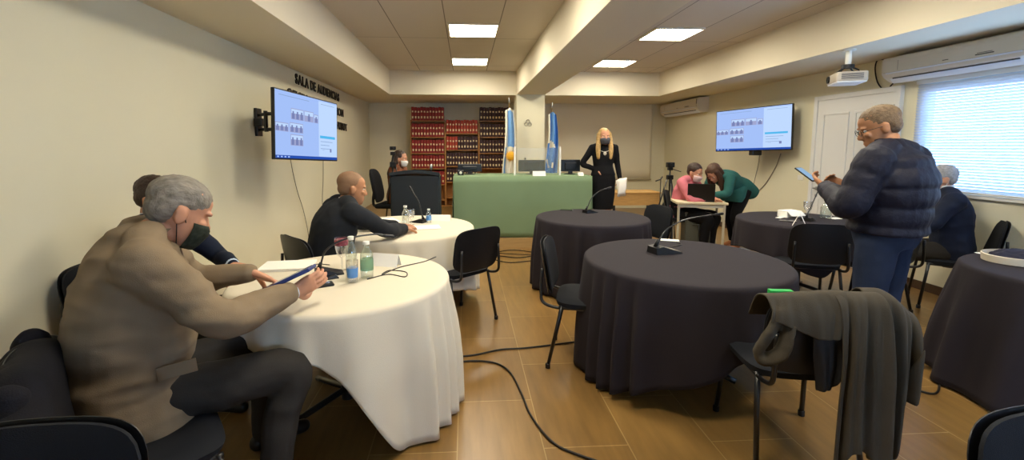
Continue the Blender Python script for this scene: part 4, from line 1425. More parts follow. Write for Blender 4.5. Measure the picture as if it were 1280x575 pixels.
# --- standing man in the padded jacket
e = person((2.63, 2.62, 0), (-.40, .92), 'standing man in a dark padded jacket and jeans looking down at his phone')
J = dict(P=(0, .0, .97), C=(0, -.01, 1.27), N=(0, .015, 1.49), Hd=(-.015, .075, 1.61), Hrot=(38, -20, 0),
         hipR=(.10, 0, .90), hipL=(-.10, 0, .90), shR=(.235, -.01, 1.41), shL=(-.235, -.01, 1.41), elR=(.34, .05, 1.14), wrR=(.10, .27, 1.20), elL=(-.33, .06, 1.14), wrL=(-.12, .30, 1.22),
         knR=(.11, .02, .49), knL=(-.11, .02, .49), anR=(.11, -.02, .09), anL=(-.11, -.02, .09), toeR=(.14, .14, .035), toeL=(-.13, .14, .035))
MP = ([.17, .19, .20, .232, .20, .072], [.125, .15, .16, .172, .135, .07])
bo, Mh = body(e, J, MP, SKIN2, 1.05, .0065, {'R': dict(d=(-.3, .75, .5), n=(-.6, .1, .5), curl=.8, side=-1), 'L': dict(d=(.3, .75, .45), n=(.5, .0, .7), curl=.7)}, 1.06)
def quilt(n): return lambda s: 1 + .085 * abs(math.sin(PI * n * s)) ** .5 - .06
garment_top('padded_jacket', e, J, MP, PUFF, .034, .02, .97, 1.15, .0085, .006, 15, mod=quilt(7), amod=quilt(6), arms=(.086, .082, .074, .064, .046), shoulder=.08, dscale=.07, smooth=1)
collar(e, J, PUFF, .082, .06, name='jacket_collar')
trousers(e, J, MP, JEANS, 1.08, seed=16, disp=.008); shoes(e, J, SHOE, 1.05)
hair_short(e, Mh, 1.06, HSALT, .965, recede=-.012, disp=.003)
glasses(e, Mh, 1.06)
RZ = Matrix.Rotation(e.rotation_euler.z, 3, 'Z')
t = empty('mobile_phone', e.location + RZ @ V((-.09, .44, 1.30)), 'mobile phone in the hands of the man in the padded jacket', 'phone')
t.rotation_euler = (math.radians(35), 0, e.rotation_euler.z)
bm = bmesh.new(); box(bm, -.038, .038, -.075, .075, -.005, .005, bev=.004); fin('body', bm, BLACK, t, True, 40)
boxes('screen', [(-.034, .034, -.068, .068, .005, .006)], emission('phone_screen', '#9fc4e8', .8), t)

# --- seated grey-haired man by the window
e = person((4.49, 3.84, 0), (-.8, .6), 'grey-haired man in a navy jacket seated with his back to the window')
J = mirror(dict(P=(0, -.02, .56), C=(0, .02, .87), N=(0, .06, 1.08), Hd=(0, .10, 1.185), Hrot=(10, -6, 0),
         hipR=(.09, .03, .52), shR=(.2, .04, 1.01), elR=(.27, .2, .78), wrR=(.16, .44, .79), knR=(.13, .46, .5), anR=(.13, .42, .09), toeR=(.14, .58, .035)))
bo, Mh = body(e, J, MALE, SKIN, 1.0, .008)
garment_top('jacket', e, J, MALE, NAVY, .03, -.16, .95, 1.1, seed=17, disp=.012)
trousers(e, J, MALE, CHAR, seed=18); shoes(e, J, SHOE)
hair_short(e, Mh, 1.02, HWHITE, 1.0)
mask(e, Mh, 1.02, MWHITE)
collar(e, J, SHIRTW, .066, .06, name='shirt_collar')

# ------------------------------------------------------------------ TELEVISIONS
SB = {'bg': emission('screen_pale_blue', '#9fbaf0', 1.0), 'bg2': emission('screen_paler_panel', '#b9d2f6', 1.0), 'bar': emission('screen_taskbar', '#2c55b8', .8),
      'cy': emission('screen_cyan', '#4fb2e6', 1.0), 'dk': emission('screen_dark_figures', '#7b86b8', .9), 'tile': emission('screen_tile', '#a3a9d2', .9),
      'ln': emission('screen_lines', '#8ea8d4', .9)}
KEYS = list(SB)


def television(pL, pR, h, label, arms, gain=1.0, group=None):
    """pL, pR: bottom-left and bottom-right corners of the front as seen by the room"""
    pL, pR = V(pL), V(pR)
    wd = V((pR.x - pL.x, pR.y - pL.y, 0)).length
    d = V((pR.x - pL.x, pR.y - pL.y, 0)).normalized()
    c = (pL + pR) / 2
    e = empty('television', (c.x, c.y, c.z), label, 'television', math.atan2(d.y, d.x))
    roll = math.atan2(pR.z - pL.z, wd)
    bm = bmesh.new(); box(bm, -wd / 2, wd / 2, .0, .035, 0, h, bev=.006); box(bm, -wd * .36, wd * .36, .03, .06, .08, h * .7, bev=.012)
    hs = fin('housing', bm, BLACK, e)
    bm = bmesh.new()
    def rect(x0, x1, z0, z1, k, lift=0):
        X = lambda u: -wd / 2 + .012 + u * (wd - .024)
        Zc = lambda v_: .014 + v_ * (h - .026)
        y = -.001 - lift * .0004
        f = bm.faces.new([bm.verts.new(q) for q in ((X(x0), y, Zc(z0)), (X(x1), y, Zc(z0)), (X(x1), y, Zc(z1)), (X(x0), y, Zc(z1)))])
        f.material_index = KEYS.index(k)
    rect(0, 1, 0, 1, 'bg'); rect(.66, 1, .05, .98, 'bg2', 1); rect(0, 1, 0, .045, 'bar', 1)
    for i in range(4): rect(.02 + i * .05, .045 + i * .05, .012, .033, 'bg', 2)
    for (x, z, w_, hh) in ((.22, .60, .19, .17), (.42, .60, .15, .17), (.58, .60, .07, .14), (.0, .40, .18, .13), (.2, .40, .2, .15), (.21, .20, .19, .17)):
        rect(x, x + w_, z, z + hh, 'tile', 1)
        rect(x + .006, x + w_ - .006, z + hh * .55, z + hh - .012, 'bg2', 2)
        n = 1 if w_ < .16 else 3
        for i in range(n):
            cx = x + w_ * (i + .5) / n
            rect(cx - .02, cx + .02, z + .008, z + hh * .55, 'dk', 3)
            rect(cx - .011, cx + .011, z + hh * .55, z + hh * .74, 'dk', 3)
    rect(.68, .96, .36, .405, 'cy', 2)
    for i, wv in enumerate((.22, .16, .2)): rect(.69, .69 + wv, .30 - i * .06, .31 - i * .06, 'ln', 2)
    rect(.72, .76, .16, .165, 'ln', 2); rect(.86, .89, .13, .19, 'dk', 2); rect(.05, .5, .93, .94, 'ln', 2); rect(.7, .95, .93, .938, 'ln', 2)
    fin('screen', bm, [SB[k] for k in KEYS], e)
    e.rotation_euler = (0, -roll, math.atan2(d.y, d.x))
    bpy.context.view_layer.update()
    return e


# left television turned towards the room on its arm
tl = television((-1.755, 4.24, 1.375), (-1.475, 5.27, 1.32), .66, 'large television on a swing arm on the left wall below the lettering', None)
wl = (Matrix.Translation(tl.location) @ tl.rotation_euler.to_matrix().to_4x4()).inverted()
pb = [AX(322, 139, XL), AX(322, 166, XL)]
bm = bmesh.new()
def loc(p): return wl @ V(p)
box(bm, XL + .002, XL + .03, 4.86, 4.98, 1.60, 1.89, bev=.004)
for z in (1.665, 1.82):
    tube(bm, [(XL + .02, 4.92, z), (-2.02, 4.72, z)], .018, 8)
    tube(bm, [(-2.02, 4.72, z), (-1.76, 4.66, z)], .018, 8)
tube(bm, [(-2.02, 4.72, 1.64), (-2.02, 4.72, 1.85)], .02, 10)
box(bm, XL + .02, XL + .1, 4.80, 4.94, 1.70, 1.78, bev=.004)
for v_ in bm.verts: v_.co = loc(v_.co)
fin('swing_arm', bm, BLACKM, tl)
# right television
tr = television((4.12, 7.20, 1.40), (4.60, 6.10, 1.44), .655, 'large television on a swing arm on the right wall beside the white door', None)
wr_ = (Matrix.Translation(tr.location) @ tr.rotation_euler.to_matrix().to_4x4()).inverted()
bm = bmesh.new()
box(bm, XR - .03, XR - .002, 6.75, 6.9, 1.55, 1.9, bev=.004)
for z in (1.66, 1.8):
    tube(bm, [(XR - .02, 6.82, z), (4.56, 6.86, z), (4.45, 6.72, z)], .018, 8)
box(bm, 4.40, 4.55, 6.66, 6.76, 1.35, 1.5, bev=.01)
for v_ in bm.verts: v_.co = wr_ @ v_.co
fin('swing_arm', bm, BLACKM, tr)

# ------------------------------------------------------------------ WALL LETTERING
LETM = mat('letter_black', '#17150f', .5)
def glyph(ch, size):
    cu = bpy.data.curves.new('g', 'FONT'); cu.body = ch; cu.size = size; cu.extrude = .006; cu.offset = .004
    o = bpy.data.objects.new('g', cu); C.objects.link(o)
    dg = bpy.context.evaluated_depsgraph_get()
    me = bpy.data.meshes.new_from_object(o.evaluated_get(dg))
    C.objects.unlink(o); bpy.data.objects.remove(o); bpy.data.curves.remove(cu)
    xs = [v.co.x for v in me.vertices] or [0]
    return me, min(xs), max(xs)
def sign_line(text, y0, y1, z0, z1, label):
    """raised letters on the left wall, reading away from the camera"""
    size = .15
    gl = {}
    pos = 0; items = []
    for ch in text:
        if ch == ' ': pos += size * .34; continue
        if ch not in gl: gl[ch] = glyph(ch, size)
        me, a, b_ = gl[ch]
        items.append((ch, pos - a)); pos += (b_ - a) + size * .11
    total = pos - size * .11
    ky = (y1 - y0) / total
    e = empty('wall_lettering', (XL, y0, z0), label, 'lettering')
    cap = size * .70
    kz = .125 / cap
    for ch, x in items:
        me = gl[ch][0]
        if not me.materials: me.materials.append(LETM)
        o = bpy.data.objects.new('letter', me); link(o, e)
        yy = x * ky
        zz = (z1 - z0) * (yy / (y1 - y0))
        o.matrix_local = Matrix(((0, 0, 1, .008), (ky, 0, 0, yy), (0, kz, 0, zz), (0, 0, 0, 1)))
sign_line('SALA DE AUDIENCIAS', 6.05, 8.06, 2.305, 2.265, 'black raised letters SALA DE AUDIENCIAS on the left wall')
sign_line('OFICINA DE MEDIACION', 5.76, 8.30, 2.085, 2.01, 'black raised letters OFICINA half hidden behind the left television')
sign_line('PODER JUDICIAL DEL CHUBUT', 5.62, 8.52, 1.85, 1.765, 'black raised letters ending in HUBUT beside the left television')

# ------------------------------------------------------------------ AIR CONDITIONERS AND PROJECTOR
ACW = mat('ac_white', '#d9d3c6', .4); ACD = mat('ac_slot', '#3c4048', .5)
def ac(y0, y1, z0, z1, label, dep=.23):
    e = empty('air_conditioner', (XR, (y0 + y1) / 2, z0), label, 'air conditioner')
    h = z1 - z0; L = (y1 - y0) / 2
    prof = [(-.001, h), (-dep * .82, h), (-dep * .97, h * .93), (-dep, h * .8), (-dep, h * .36), (-dep * .9, h * .2), (-dep * .55, 0), (-.001, 0)]
    bm = bmesh.new()
    rings = [[bm.verts.new((x, s * L, z)) for x, z in prof] for s in (-1, -.99, .99, 1)]
    for i, s in enumerate((.985, 1, 1, .985)):
        pass
    rings_to_faces(bm, rings); fin('casing', bm, ACW, e)
    bm = bmesh.new()
    r2 = [[bm.verts.new((x, y, z)) for x, z in ((-dep * .98, h * .33), (-dep * 1.02, h * .36), (-dep * .60, -.012), (-dep * .56, .0))] for y in (-L * .93, L * .93)]
    rings_to_faces(bm, r2); fin('louvre_flap', bm, mat('ac_flap', '#dfe4ea', .35), e)
    bm = bmesh.new(); box(bm, -dep * .84, -dep * .80, -L * .86, L * .86, h * .12, h * .16); fin('outlet_slot', bm, ACD, e)
    boxes('front_seam', [(-dep - .002, -dep + .002, -L * .97, L * .97, h * .36, h * .372), (-dep - .002, -dep + .002, -L * .97, -L * .962, h * .372, h * .9), (-dep - .002, -dep + .002, L * .72, L * .727, h * .42, h * .8)], mat('ac_seam', '#a9a498', .5), e)
    boxes('badge', [(-dep - .003, -dep, -L * .05, L * .03, h * .46, h * .485), (-dep - .003, -dep, -L * .62, -L * .40, h * .44, h * .475), (-dep - .003, -dep, -L * .6, -L * .42, h * .5, h * .515)], mat('ac_badge', '#55544f', .5), e)
    boxes('display', [(-dep - .003, -dep, -L * .985, -L * .955, h * .55, h * .9)], mat('ac_display', '#6a6d74', .3), e)
    return e
ac(3.42, 4.70, 2.175, 2.44, 'long white air conditioner above the window at the right', .25)
ac(8.62, 10.28, 2.16, 2.44, 'white air conditioner in the far right corner below the soffit', .24)

p = V((3.90, 4.46, ZS))
e = empty('projector', p, 'white projector hanging from the right soffit on a short mount', 'projector', face(-.9, .45))
bm = bmesh.new(); lathe(bm, [(.06, 0), (.06, -.012), (.03, -.016)], n=20); tube(bm, [(0, 0, -.01), (0, 0, -.17)], .026, 14); fin('mount_pole', bm, WHITE, e, True, 40)
bm = bmesh.new(); tube(bm, [(0, 0, -.15), (0, 0, -.185)], .055, 14)
for a in range(4):
    q = PI / 4 + a * PI / 2
    tube(bm, [(.04 * math.cos(q), .04 * math.sin(q), -.18), (.1 * math.cos(q), .1 * math.sin(q), -.215), (.11 * math.cos(q), .11 * math.sin(q), -.235)], .008, 6)
fin('mount_bracket', bm, BLACK, e, True, 40)
bm = bmesh.new(); box(bm, -.17, .17, -.13, .13, -.335, -.235, bev=.018, seg=3); fin('housing', bm, mat('projector_grey', '#b5ada0', .45), e, True, 40)
bm = bmesh.new(); box(bm, -.165, .165, -.125, .125, -.345, -.325, bev=.01); fin('base_plate', bm, mat('projector_base', '#dfe4ea', .45), e)
bm = bmesh.new(); lathe(bm, [(.036, 0), (.036, .02), (.028, .022), (.026, .008), (.002, .008)], (.09, .125, -.285), 18, M=Matrix.Rotation(-PI / 2, 3, 'X')); fin('lens', bm, BLACK, e, True, 40)
boxes('vent_grille', [(-.172, -.168, -.09, .09, -.31 + .012 * k, -.304 + .012 * k) for k in range(5)] + [(.168, .172, -.09, .09, -.31 + .012 * k, -.304 + .012 * k) for k in range(5)], ACD, e)
# wall socket plates
for px, py, s in ((1001, 222, 'small white switch plate on the right wall left of the door'), ):
    p = AX(px, py, XR)
    o = boxes('switch_plate', [(XR - .012, XR, p.y - .05, p.y + .05, p.z - .035, p.z + .035)], WHITE, bev=.004)
    tag(o, s, 'switch plate')

# ------------------------------------------------------------------ LAPTOP TABLE
TC = V((3.235, 6.02, 0))
e = empty('small_table', TC, 'small white-topped table on pale metal legs holding the laptop', 'table', math.radians(-14))
TT = .735
bm = bmesh.new(); box(bm, -.33, .33, -.2, .2, TT - .03, TT, bev=.005); fin('table_top', bm, mat('table_cream', '#cfc0a0', .5), e)
LEGM = mat('table_leg_cream', '#c9c2ae', .35, metal=.3)
for sx in (-1, 1):
    for sy in (-1, 1):
        bm = bmesh.new(); tube(bm, [(sx * .29, sy * .165, 0.005), (sx * .29, sy * .165, TT - .03)], .017, 10); fin('leg', bm, LEGM, e, True, 40)
bm = bmesh.new(); box(bm, -.28, .28, -.17, -.15, TT - .075, TT - .03); box(bm, -.28, .28, .15, .17, TT - .075, TT - .03); fin('apron', bm, LEGM, e)
RZt = Matrix.Rotation(e.rotation_euler.z, 3, 'Z')
t = empty('laptop', TC + RZt @ V((.03, .0, TT + .001)), 'black laptop open on the small table, its lid turned to the camera', 'laptop', math.radians(-28) + PI)
bm = bmesh.new(); box(bm, -.17, .17, -.12, .12, 0, .02, bev=.004); fin('base', bm, BLACK, t)
bm = bmesh.new(); box(bm, -.17, .17, .115, .128, .02, .25, bev=.004)
for v_ in bm.verts: v_.co.y += (v_.co.z - .02) * .28
fin('lid', bm, BLACK, t)
boxes('keyboard', [(-.15, .15, -.06, .09, .02, .022)], mat('keys', '#2a2a2e', .5), t)
# grey bin / box under the table
e = empty('equipment_case', TC + V((.05, .14, 0)), 'dark grey-green case standing under the laptop table', 'case', math.radians(-14))
bm = bmesh.new(); box(bm, -.17, .17, -.14, .14, 0, .55, bev=.02); fin('body', bm, mat('case_grey_green', '#4a4b41', .6, bump=.1), e)
bm = bmesh.new(); box(bm, -.175, .175, -.145, .145, .5, .57, bev=.015); tube(bm, [(-.08, -.15, .4), (-.08, -.175, .4), (.08, -.175, .4), (.08, -.15, .4)], .008, 8); fin('lid', bm, mat('case_lid', '#3b3c35', .6), e)
# plastic bag by the woman's foot
p = V((4.02, 6.12, 0))
bm = bmesh.new(); loft(bm, [V((0, 0, .005)), V((0, 0, .12)), V((.01, 0, .26)), V((.0, 0, .36))], [V((q, 0, 0)) for q in (.09, .1, .085, .04)], [V((0, q, 0)) for q in (.05, .06, .05, .02)], n=20)
o = remesh('plastic_bag', bm, .01, mat('bag_pale', '#b9c2ca', .5), None, disp=.012, dscale=.08); o.location = p
tag(o, 'pale plastic bag standing behind the teal blazer woman\'s legs', 'bag')

# ------------------------------------------------------------------ THINGS ON THE TABLES
ZT = .7515
MICB = mat('mic_base_silver', '#8a8578', .4, metal=.3)


def conference_mic(p, ang, neck, label, silver=True, k=1.0, group=None):
    """ang: direction (radians) the gooseneck leans; neck: list of (out, up)"""
    e = empty('gooseneck_microphone', p, label, 'microphone', ang, group)
    bm = bmesh.new()
    rows = []
    for x, h, hw in ((-.07, .036, .046), (-.03, .042, .05), (.03, .022, .054), (.085, .008, .05)):
        rows.append([bm.verts.new((x * k, -hw * k, 0)), bm.verts.new((x * k, hw * k, 0)), bm.verts.new((x * k, hw * .86 * k, h * k)), bm.verts.new((x * k, -hw * .86 * k, h * k))])
    rings_to_faces(bm, rows); b_ = fin('base', bm, BLACK, e)
    if silver:
        bm = bmesh.new(); rows = []
        for x, h, hw in ((-.026, .0425, .041), (.03, .0228, .044), (.08, .0098, .042)):
            rows.append([bm.verts.new((x * k, -hw * k, h * k)), bm.verts.new((x * k, hw * k, h * k)), bm.verts.new((x * k, hw * k, (h + .002) * k)), bm.verts.new((x * k, -hw * k, (h + .002) * k))])
        rings_to_faces(bm, rows); fin('top_plate', bm, MICB, e)
    bm = bmesh.new(); tube(bm, [(-.04 * k, 0, .03 * k)] + [(o, 0, u) for o, u in neck], .0055, 8, smoothn=8); fin('gooseneck', bm, BLACKM, e, True)
    (o0, u0), (o1, u1) = neck[-2], neck[-1]
    d = V((o1 - o0, 0, u1 - u0)).normalized()
    bm = bmesh.new(); q = V((o1, 0, u1)); chain(bm, [q - d * .01, q + d * .045], [.0095, .0105], n=12); fin('capsule', bm, BLACK, e, True)
    bm = bmesh.new(); tube(bm, [(-.052 * k, 0, .036 * k), (-.036 * k, 0, .075 * k)], [.014, .009], 10); fin('collar', bm, BLACK, e, True)
    return e


def bottle(p, label, h=.2, r=.03, m=None, capm=None, labelm=None, group=None, cap=True):
    e = empty('glass_bottle', p, label, 'bottle', 0, group)
    bm = bmesh.new()
    prof = [(r * .9, 0), (r, .006), (r, h * .58), (r * .95, h * .66), (r * .55, h * .8), (r * .42, h * .86), (r * .42, h * .93)]
    lathe(bm, prof, n=24); fin('glass', bm, m or WATER, e, True, 60)
    if cap:
        bm = bmesh.new(); lathe(bm, [(r * .52, h * .92), (r * .52, h), (r * .46, h * 1.005)], n=20); fin('cap', bm, capm or WHITE, e, True, 40)
    if labelm:
        bm = bmesh.new(); lathe(bm, [(r * 1.015, h * .22), (r * 1.02, h * .23), (r * 1.02, h * .52), (r * 1.015, h * .53)], n=24); fin('label', bm, labelm, e, True, 40)
    return e


def goblet(p, label, h=.17, r=.032, labelm=None):
    e = empty('drinking_glass', p, label, 'glass')
    bm = bmesh.new(); lathe(bm, [(.03, 0), (.03, .003), (.006, .008), (.005, h * .38), (r * .75, h * .5), (r, h * .7), (r * 1.05, h), (r * 1.0, h), (r * .93, h * .7), (r * .6, h * .52)], n=24)
    fin('glass', bm, CLEAR, e, True, 60)
    if labelm:
        bm = bmesh.new(); lathe(bm, [(r * 1.03, h * .78), (r * 1.06, h * .8), (r * 1.07, h * .95)], n=24); fin('print', bm, labelm, e, True)
    return e


def paper(p, w_, d_, rz, label, n=1, cat='paper'):
    bm = bmesh.new()
    for k in range(n):
        M = Matrix.Rotation(random.uniform(-.05, .05) if k else 0, 3, 'Z')
        box(bm, -w_ / 2, w_ / 2, -d_ / 2, d_ / 2, k * .0022, k * .0022 + .0018, M=M)
    o = fin('paper_sheets' if n > 1 else 'paper_sheet', bm, PAPER); o.location = p; o.rotation_euler = (0, 0, rz)
    return tag(o, label, cat)


def phone(p, rz, label, name='mobile_phone'):
    bm = bmesh.new(); box(bm, -.037, .037, -.075, .075, 0, .009, bev=.004)
    t = empty(name, p, label, 'phone', rz); fin('case', bm, BLACK, t, True, 40)
    boxes('screen', [(-.033, .033, -.068, .068, .009, .0098)], mat('phone_glass', '#1c1e24', .12), t)


def T(px, py): return AZ(px, py, ZT)
# near white table
GLAB = clear('label_green_print', (.9, 1, .9), .02, .5, lin('#6aa083'), .05); BLAB = clear('label_blue', (.9, .95, 1), .02, .7, lin('#5b97dc'), .05); RLAB = mat('label_red_blue', '#8a3f4a', .5, var=.5, vscale=60)
bottle(T(440, 346), 'tall clear water bottle at the back of the near white table group', .235, .032)
bottle(T(459, 347), 'glass water bottle with green printed label on the near white table', .21, .036, labelm=GLAB)
goblet(T(428, 338), 'clear stemmed glass with coloured print on the near white table', .2, .038, RLAB)
e = empty('tumbler', T(441, 353), 'small clear tumbler with a blue label at the front of the bottles', 'glass')
bm = bmesh.new(); lathe(bm, [(.026, 0), (.027, .004), (.032, .125), (.030, .125), (.025, .008)], n=24); fin('glass', bm, CLEAR, e, True, 60)
bm = bmesh.new(); lathe(bm, [(.0275, .03), (.0282, .032), (.0305, .082), (.0302, .084)], n=24); fin('label', bm, BLAB, e, True)
conference_mic(T(410, 343), math.radians(22), [(-.03, .09), (.0, .15), (.10, .20), (.27, .215), (.34, .2)], 'black gooseneck microphone on the near white table', False)
phone(T(405, 349) , math.radians(-60), 'black mobile phone lying behind the key case on the near white table')
e = empty('key_case', T(401, 358), 'black key case with metal keys on the near white table', 'keys', math.radians(-62))
bm = bmesh.new(); box(bm, -.035, .035, -.065, .065, 0, .014, bev=.006); fin('pouch', bm, BLACK, e, True, 40)
for k in range(3):
    bm = bmesh.new(); box(bm, -.014 + .004 * k, -.004 + .004 * k, -.05 + .035 * k, -.02 + .035 * k, .014, .018, bev=.002); tube(bm, [V((.012 * math.cos(a * .7), -.035 + .035 * k + .012 * math.sin(a * .7), .017)) for a in range(10)], .002, 6)
    fin('key', bm, CHROME, e)
p = T(482, 333); tent_card(p.x, p.y + .02, ZT, .18, .075, math.radians(-20), 'folded white name card on the near white table right of the bottles')
p = T(360, 334); paper((p.x, p.y, ZT), .30, .21, .15, 'stack of white papers on the near white table behind the tablet', 8, 'papers')
# far white table
conference_mic(T(524, 278), math.radians(150), [(-.03, .09), (.0, .2), (.05, .27), (.08, .31)], 'black gooseneck microphone on the far white table', False)
bottle(T(507, 284), 'clear water bottle on the far white table left of the microphone', .2, .032)
goblet(T(514, 281), 'clear stemmed glass on the far white table behind the water bottle', .15, .034)
bottle(T(536, 279), 'small clear bottle with blue label on the far white table', .14, .026, labelm=BLAB)
p = T(551, 276); tent_card(p.x, p.y, ZT, .2, .06, -.15, 'folded white name card on the far white table')
p = T(528, 285); paper((p.x, p.y, ZT), .32, .2, .2, 'flat stack of white papers at the front of the far white table', 4, 'papers')
p = T(484, 276); paper((p.x, p.y, ZT), .2, .28, .5, 'cream papers under the bald man\'s hands on the far white table', 3, 'papers')
phone(T(499, 281), .9, 'black mobile phone beside the bald man\'s hand on the far white table')
# black tables
conference_mic(T(829, 316), math.radians(12), [(-.03, .10), (.03, .17), (.16, .225), (.36, .25), (.44, .255)], 'gooseneck microphone with silver base on the large near black table', True, 1.3)
conference_mic(T(737, 266), math.radians(25), [(-.02, .09), (.03, .17), (.12, .23), (.22, .26), (.26, .265)], 'gooseneck microphone with silver base on the farthest black table', True, 1.0)
phone(T(708, 263), 1.2, 'small dark phone at the back left of the farthest black table')
p = T(837, 300.5); paper((p.x, p.y, ZT), .14, .07, -.35, 'small white note at the far edge of the large near black table', 2)
# right table behind the standing man
conference_mic(T(1010, 276), math.radians(35), [(-.03, .07), (.05, .13), (.22, .27), (.31, .33)], 'gooseneck microphone reaching up to the standing man on the table by the door', True)
bottle(T(1032, 273), 'wide clear glass bottle on the black table by the door', .185, .05)
goblet(T(1009, 272), 'clear stemmed glass on the black table by the door', .17, .04)
e = empty('cardboard_box', T(986, 271), 'open white paper box on the black table by the door', 'box', .2)
bm = bmesh.new(); box(bm, -.09, .09, -.06, .06, 0, .07, bev=.003); fin('tray', bm, PAPER, e)
bm = bmesh.new(); box(bm, -.092, .092, -.001, .001, 0, .07, M=Matrix.Translation(V((0, -.06, .07))) @ Matrix.Rotation(math.radians(130), 4, 'X')); fin('flap', bm, PAPER, e)
p = T(1002, 283); tent_card(p.x, p.y + .03, ZT, .1, .12, .9, 'tall folded white name card on the black table by the door')
p = T(975, 272); paper((p.x, p.y, ZT), .12, .05, .6, 'narrow white paper slip on the black table by the door')
phone(T(985, 277), 1.0, 'small dark phone on the black table by the door')
p = T(1044, 273); paper((p.x, p.y, ZT), .14, .1, .2, 'white paper beside the glass bottle on the black table by the door')
# right-hand table: white-rimmed tray with a dark bag, small card
tc_ = T(1262, 327)
e = empty('oval_tray', (tc_.x + .04, tc_.y - .02, ZT), 'white rimmed tray holding dark cloth on the table at the right edge', 'tray', .2)
bm = bmesh.new(); lathe(bm, [(.17, 0), (.2, .006), (.205, .05), (.195, .052), (.185, .012), (.01, .01)], n=40)
for v_ in bm.verts: v_.co.y *= .8
fin('rim', bm, mat('tray_white', '#d8cdb8', .6), e, True, 40)
bm = bmesh.new(); ball(bm, (0.0, .0, .03), (.17, .13, .05), seg=24); o = remesh('dark_cloth', bm, .008, mat('tray_cloth', '#2a2a38', .8), e, disp=.012, dscale=.05)
p = T(1233, 317); paper((p.x, p.y, ZT), .11, .05, -.2, 'small white card lying behind the white tray on the right table')

# ------------------------------------------------------------------ COATS
GCOAT = mat('coat_grey_green', '#464036', .9, bump=.2, scale=250, var=.06, vscale=10, sheen=.15)
GCOAT2 = mat('coat_lining', '#151416', .7)
cc = chairs[5]
Mc = Matrix.Translation(cc.location) @ Matrix.Rotation(cc.rotation_euler.z, 4, 'Z')
e = empty('grey_coat', cc.location, 'grey-green coat draped over the back of the chair at the front right', 'coat', cc.rotation_euler.z)
def drape(name, us, prof, m, t=.008, n=36, seed=0, fold=.012, nf=7):
    """sheet hung over the chair back: for each u in us, prof(u) -> polyline (y,z) from the seat side over the top and down the outside"""
    bm = bmesh.new(); rows = []
    for i in range(n + 1):
        u = us[0] + (us[1] - us[0]) * i / n
        pl = catmull([V((0, y, z)) for y, z in prof(u)], 6)
        row = []
        for k, q in enumerate(pl):
            s = k / (len(pl) - 1)
            a = min(1, max(0, s - .35) / .4)
            f_ = fold * a * (math.sin(u * nf * 9 + seed) + .5 * math.sin(u * nf * 21 + seed * 2))
            row.append(bm.verts.new((u + .02 * a * math.sin(u * 23 + s * 3), q.y - f_, q.z)))
        rows.append(row)
    rings_to_faces(bm, rows, cap=False, closed=False)
    o = fin(name, bm, m, e, True); solid(o, t, 0)
    sb = o.modifiers.new('sub', 'SUBSURF'); sb.levels = 1; sb.render_levels = 1
    return o
TOPZ = .862
def sm(a, b_, x):
    t = max(0, min(1, (x - a) / (b_ - a))); return t * t * (3 - 2 * t)
# collar/shoulder part over the whole back
def p1(u):
    hem = .74 - .05 * sm(-.25, .05, u) + .02 * math.sin(u * 20)
    top = TOPZ + .012 * math.sin(u * 9 + 1)
    return [(-.16, .72), (-.20, .80), (-.235, top - .01), (-.29, top), (-.325, top - .035), (-.345, (hem + top) / 2 - .01), (-.355, hem)]
drape('shoulder_panel', (-.27, .06), p1, GCOAT, seed=1, fold=.006)
def p2(u):
    w_ = (u + .02) / .36
    hem = .10 + .34 * sm(.0, -.10, u) * 1.0 + .42 * sm(.22, .34, u) + .12 * math.sin(u * 14) ** 2
    top = TOPZ + .006 - .09 * sm(.20, .36, u)
    return [(-.15, .68), (-.20, .78), (-.235, top - .01), (-.30, top), (-.345, top - .06), (-.37, .62), (-.375, .42), (-.385, hem)]
drape('coat_front', (.0, .20), lambda u: p2(u), GCOAT, seed=2, fold=.016)
def p3(u):
    hem = .17 + .5 * sm(.24, .36, u)
    top = TOPZ + .01 - .10 * sm(.22, .38, u)
    return [(-.05, .62), (-.14, .78), (-.2, top - .005), (-.26, top), (-.31, top - .06), (-.33, .60), (-.34, .42), (-.345, hem)]
drape('coat_back', (.15, .36), p3, GCOAT, seed=4, fold=.016)
def p4(u):
    hem = .46 + .12 * sm(-.02, .12, u)
    return [(-.325, .80), (-.335, .72), (-.34, .6), (-.345, hem)]
drape('dark_lining', (-.08, .05), p4, GCOAT2, seed=5, fold=.008)
bm = bmesh.new()
tube(bm, [(-.20, -.30, .80), (-.235, -.33, .74), (-.285, -.35, .67), (-.31, -.355, .62), (-.28, -.36, .595), (-.215, -.355, .63), (-.19, -.345, .70), (-.175, -.34, .745)], [.03, .034, .034, .03, .032, .034, .03, .024], 12, smoothn=6, flat=.6)
remesh('collar_loop', bm, .007, GCOAT, e, disp=.006, dscale=.06)
bm = bmesh.new()
box(bm, -.22, -.12, -.245, -.215, .835, .862, bev=.004)
o = fin('green_folder', bm, mat('bright_green', '#1fa347', .6)); o.location = cc.location + V((0, .0, 0)); o.rotation_euler = (0, 0, cc.rotation_euler.z)
tag(o, 'bright green cloth scrap tucked under the grey coat on the chair back', 'cloth')

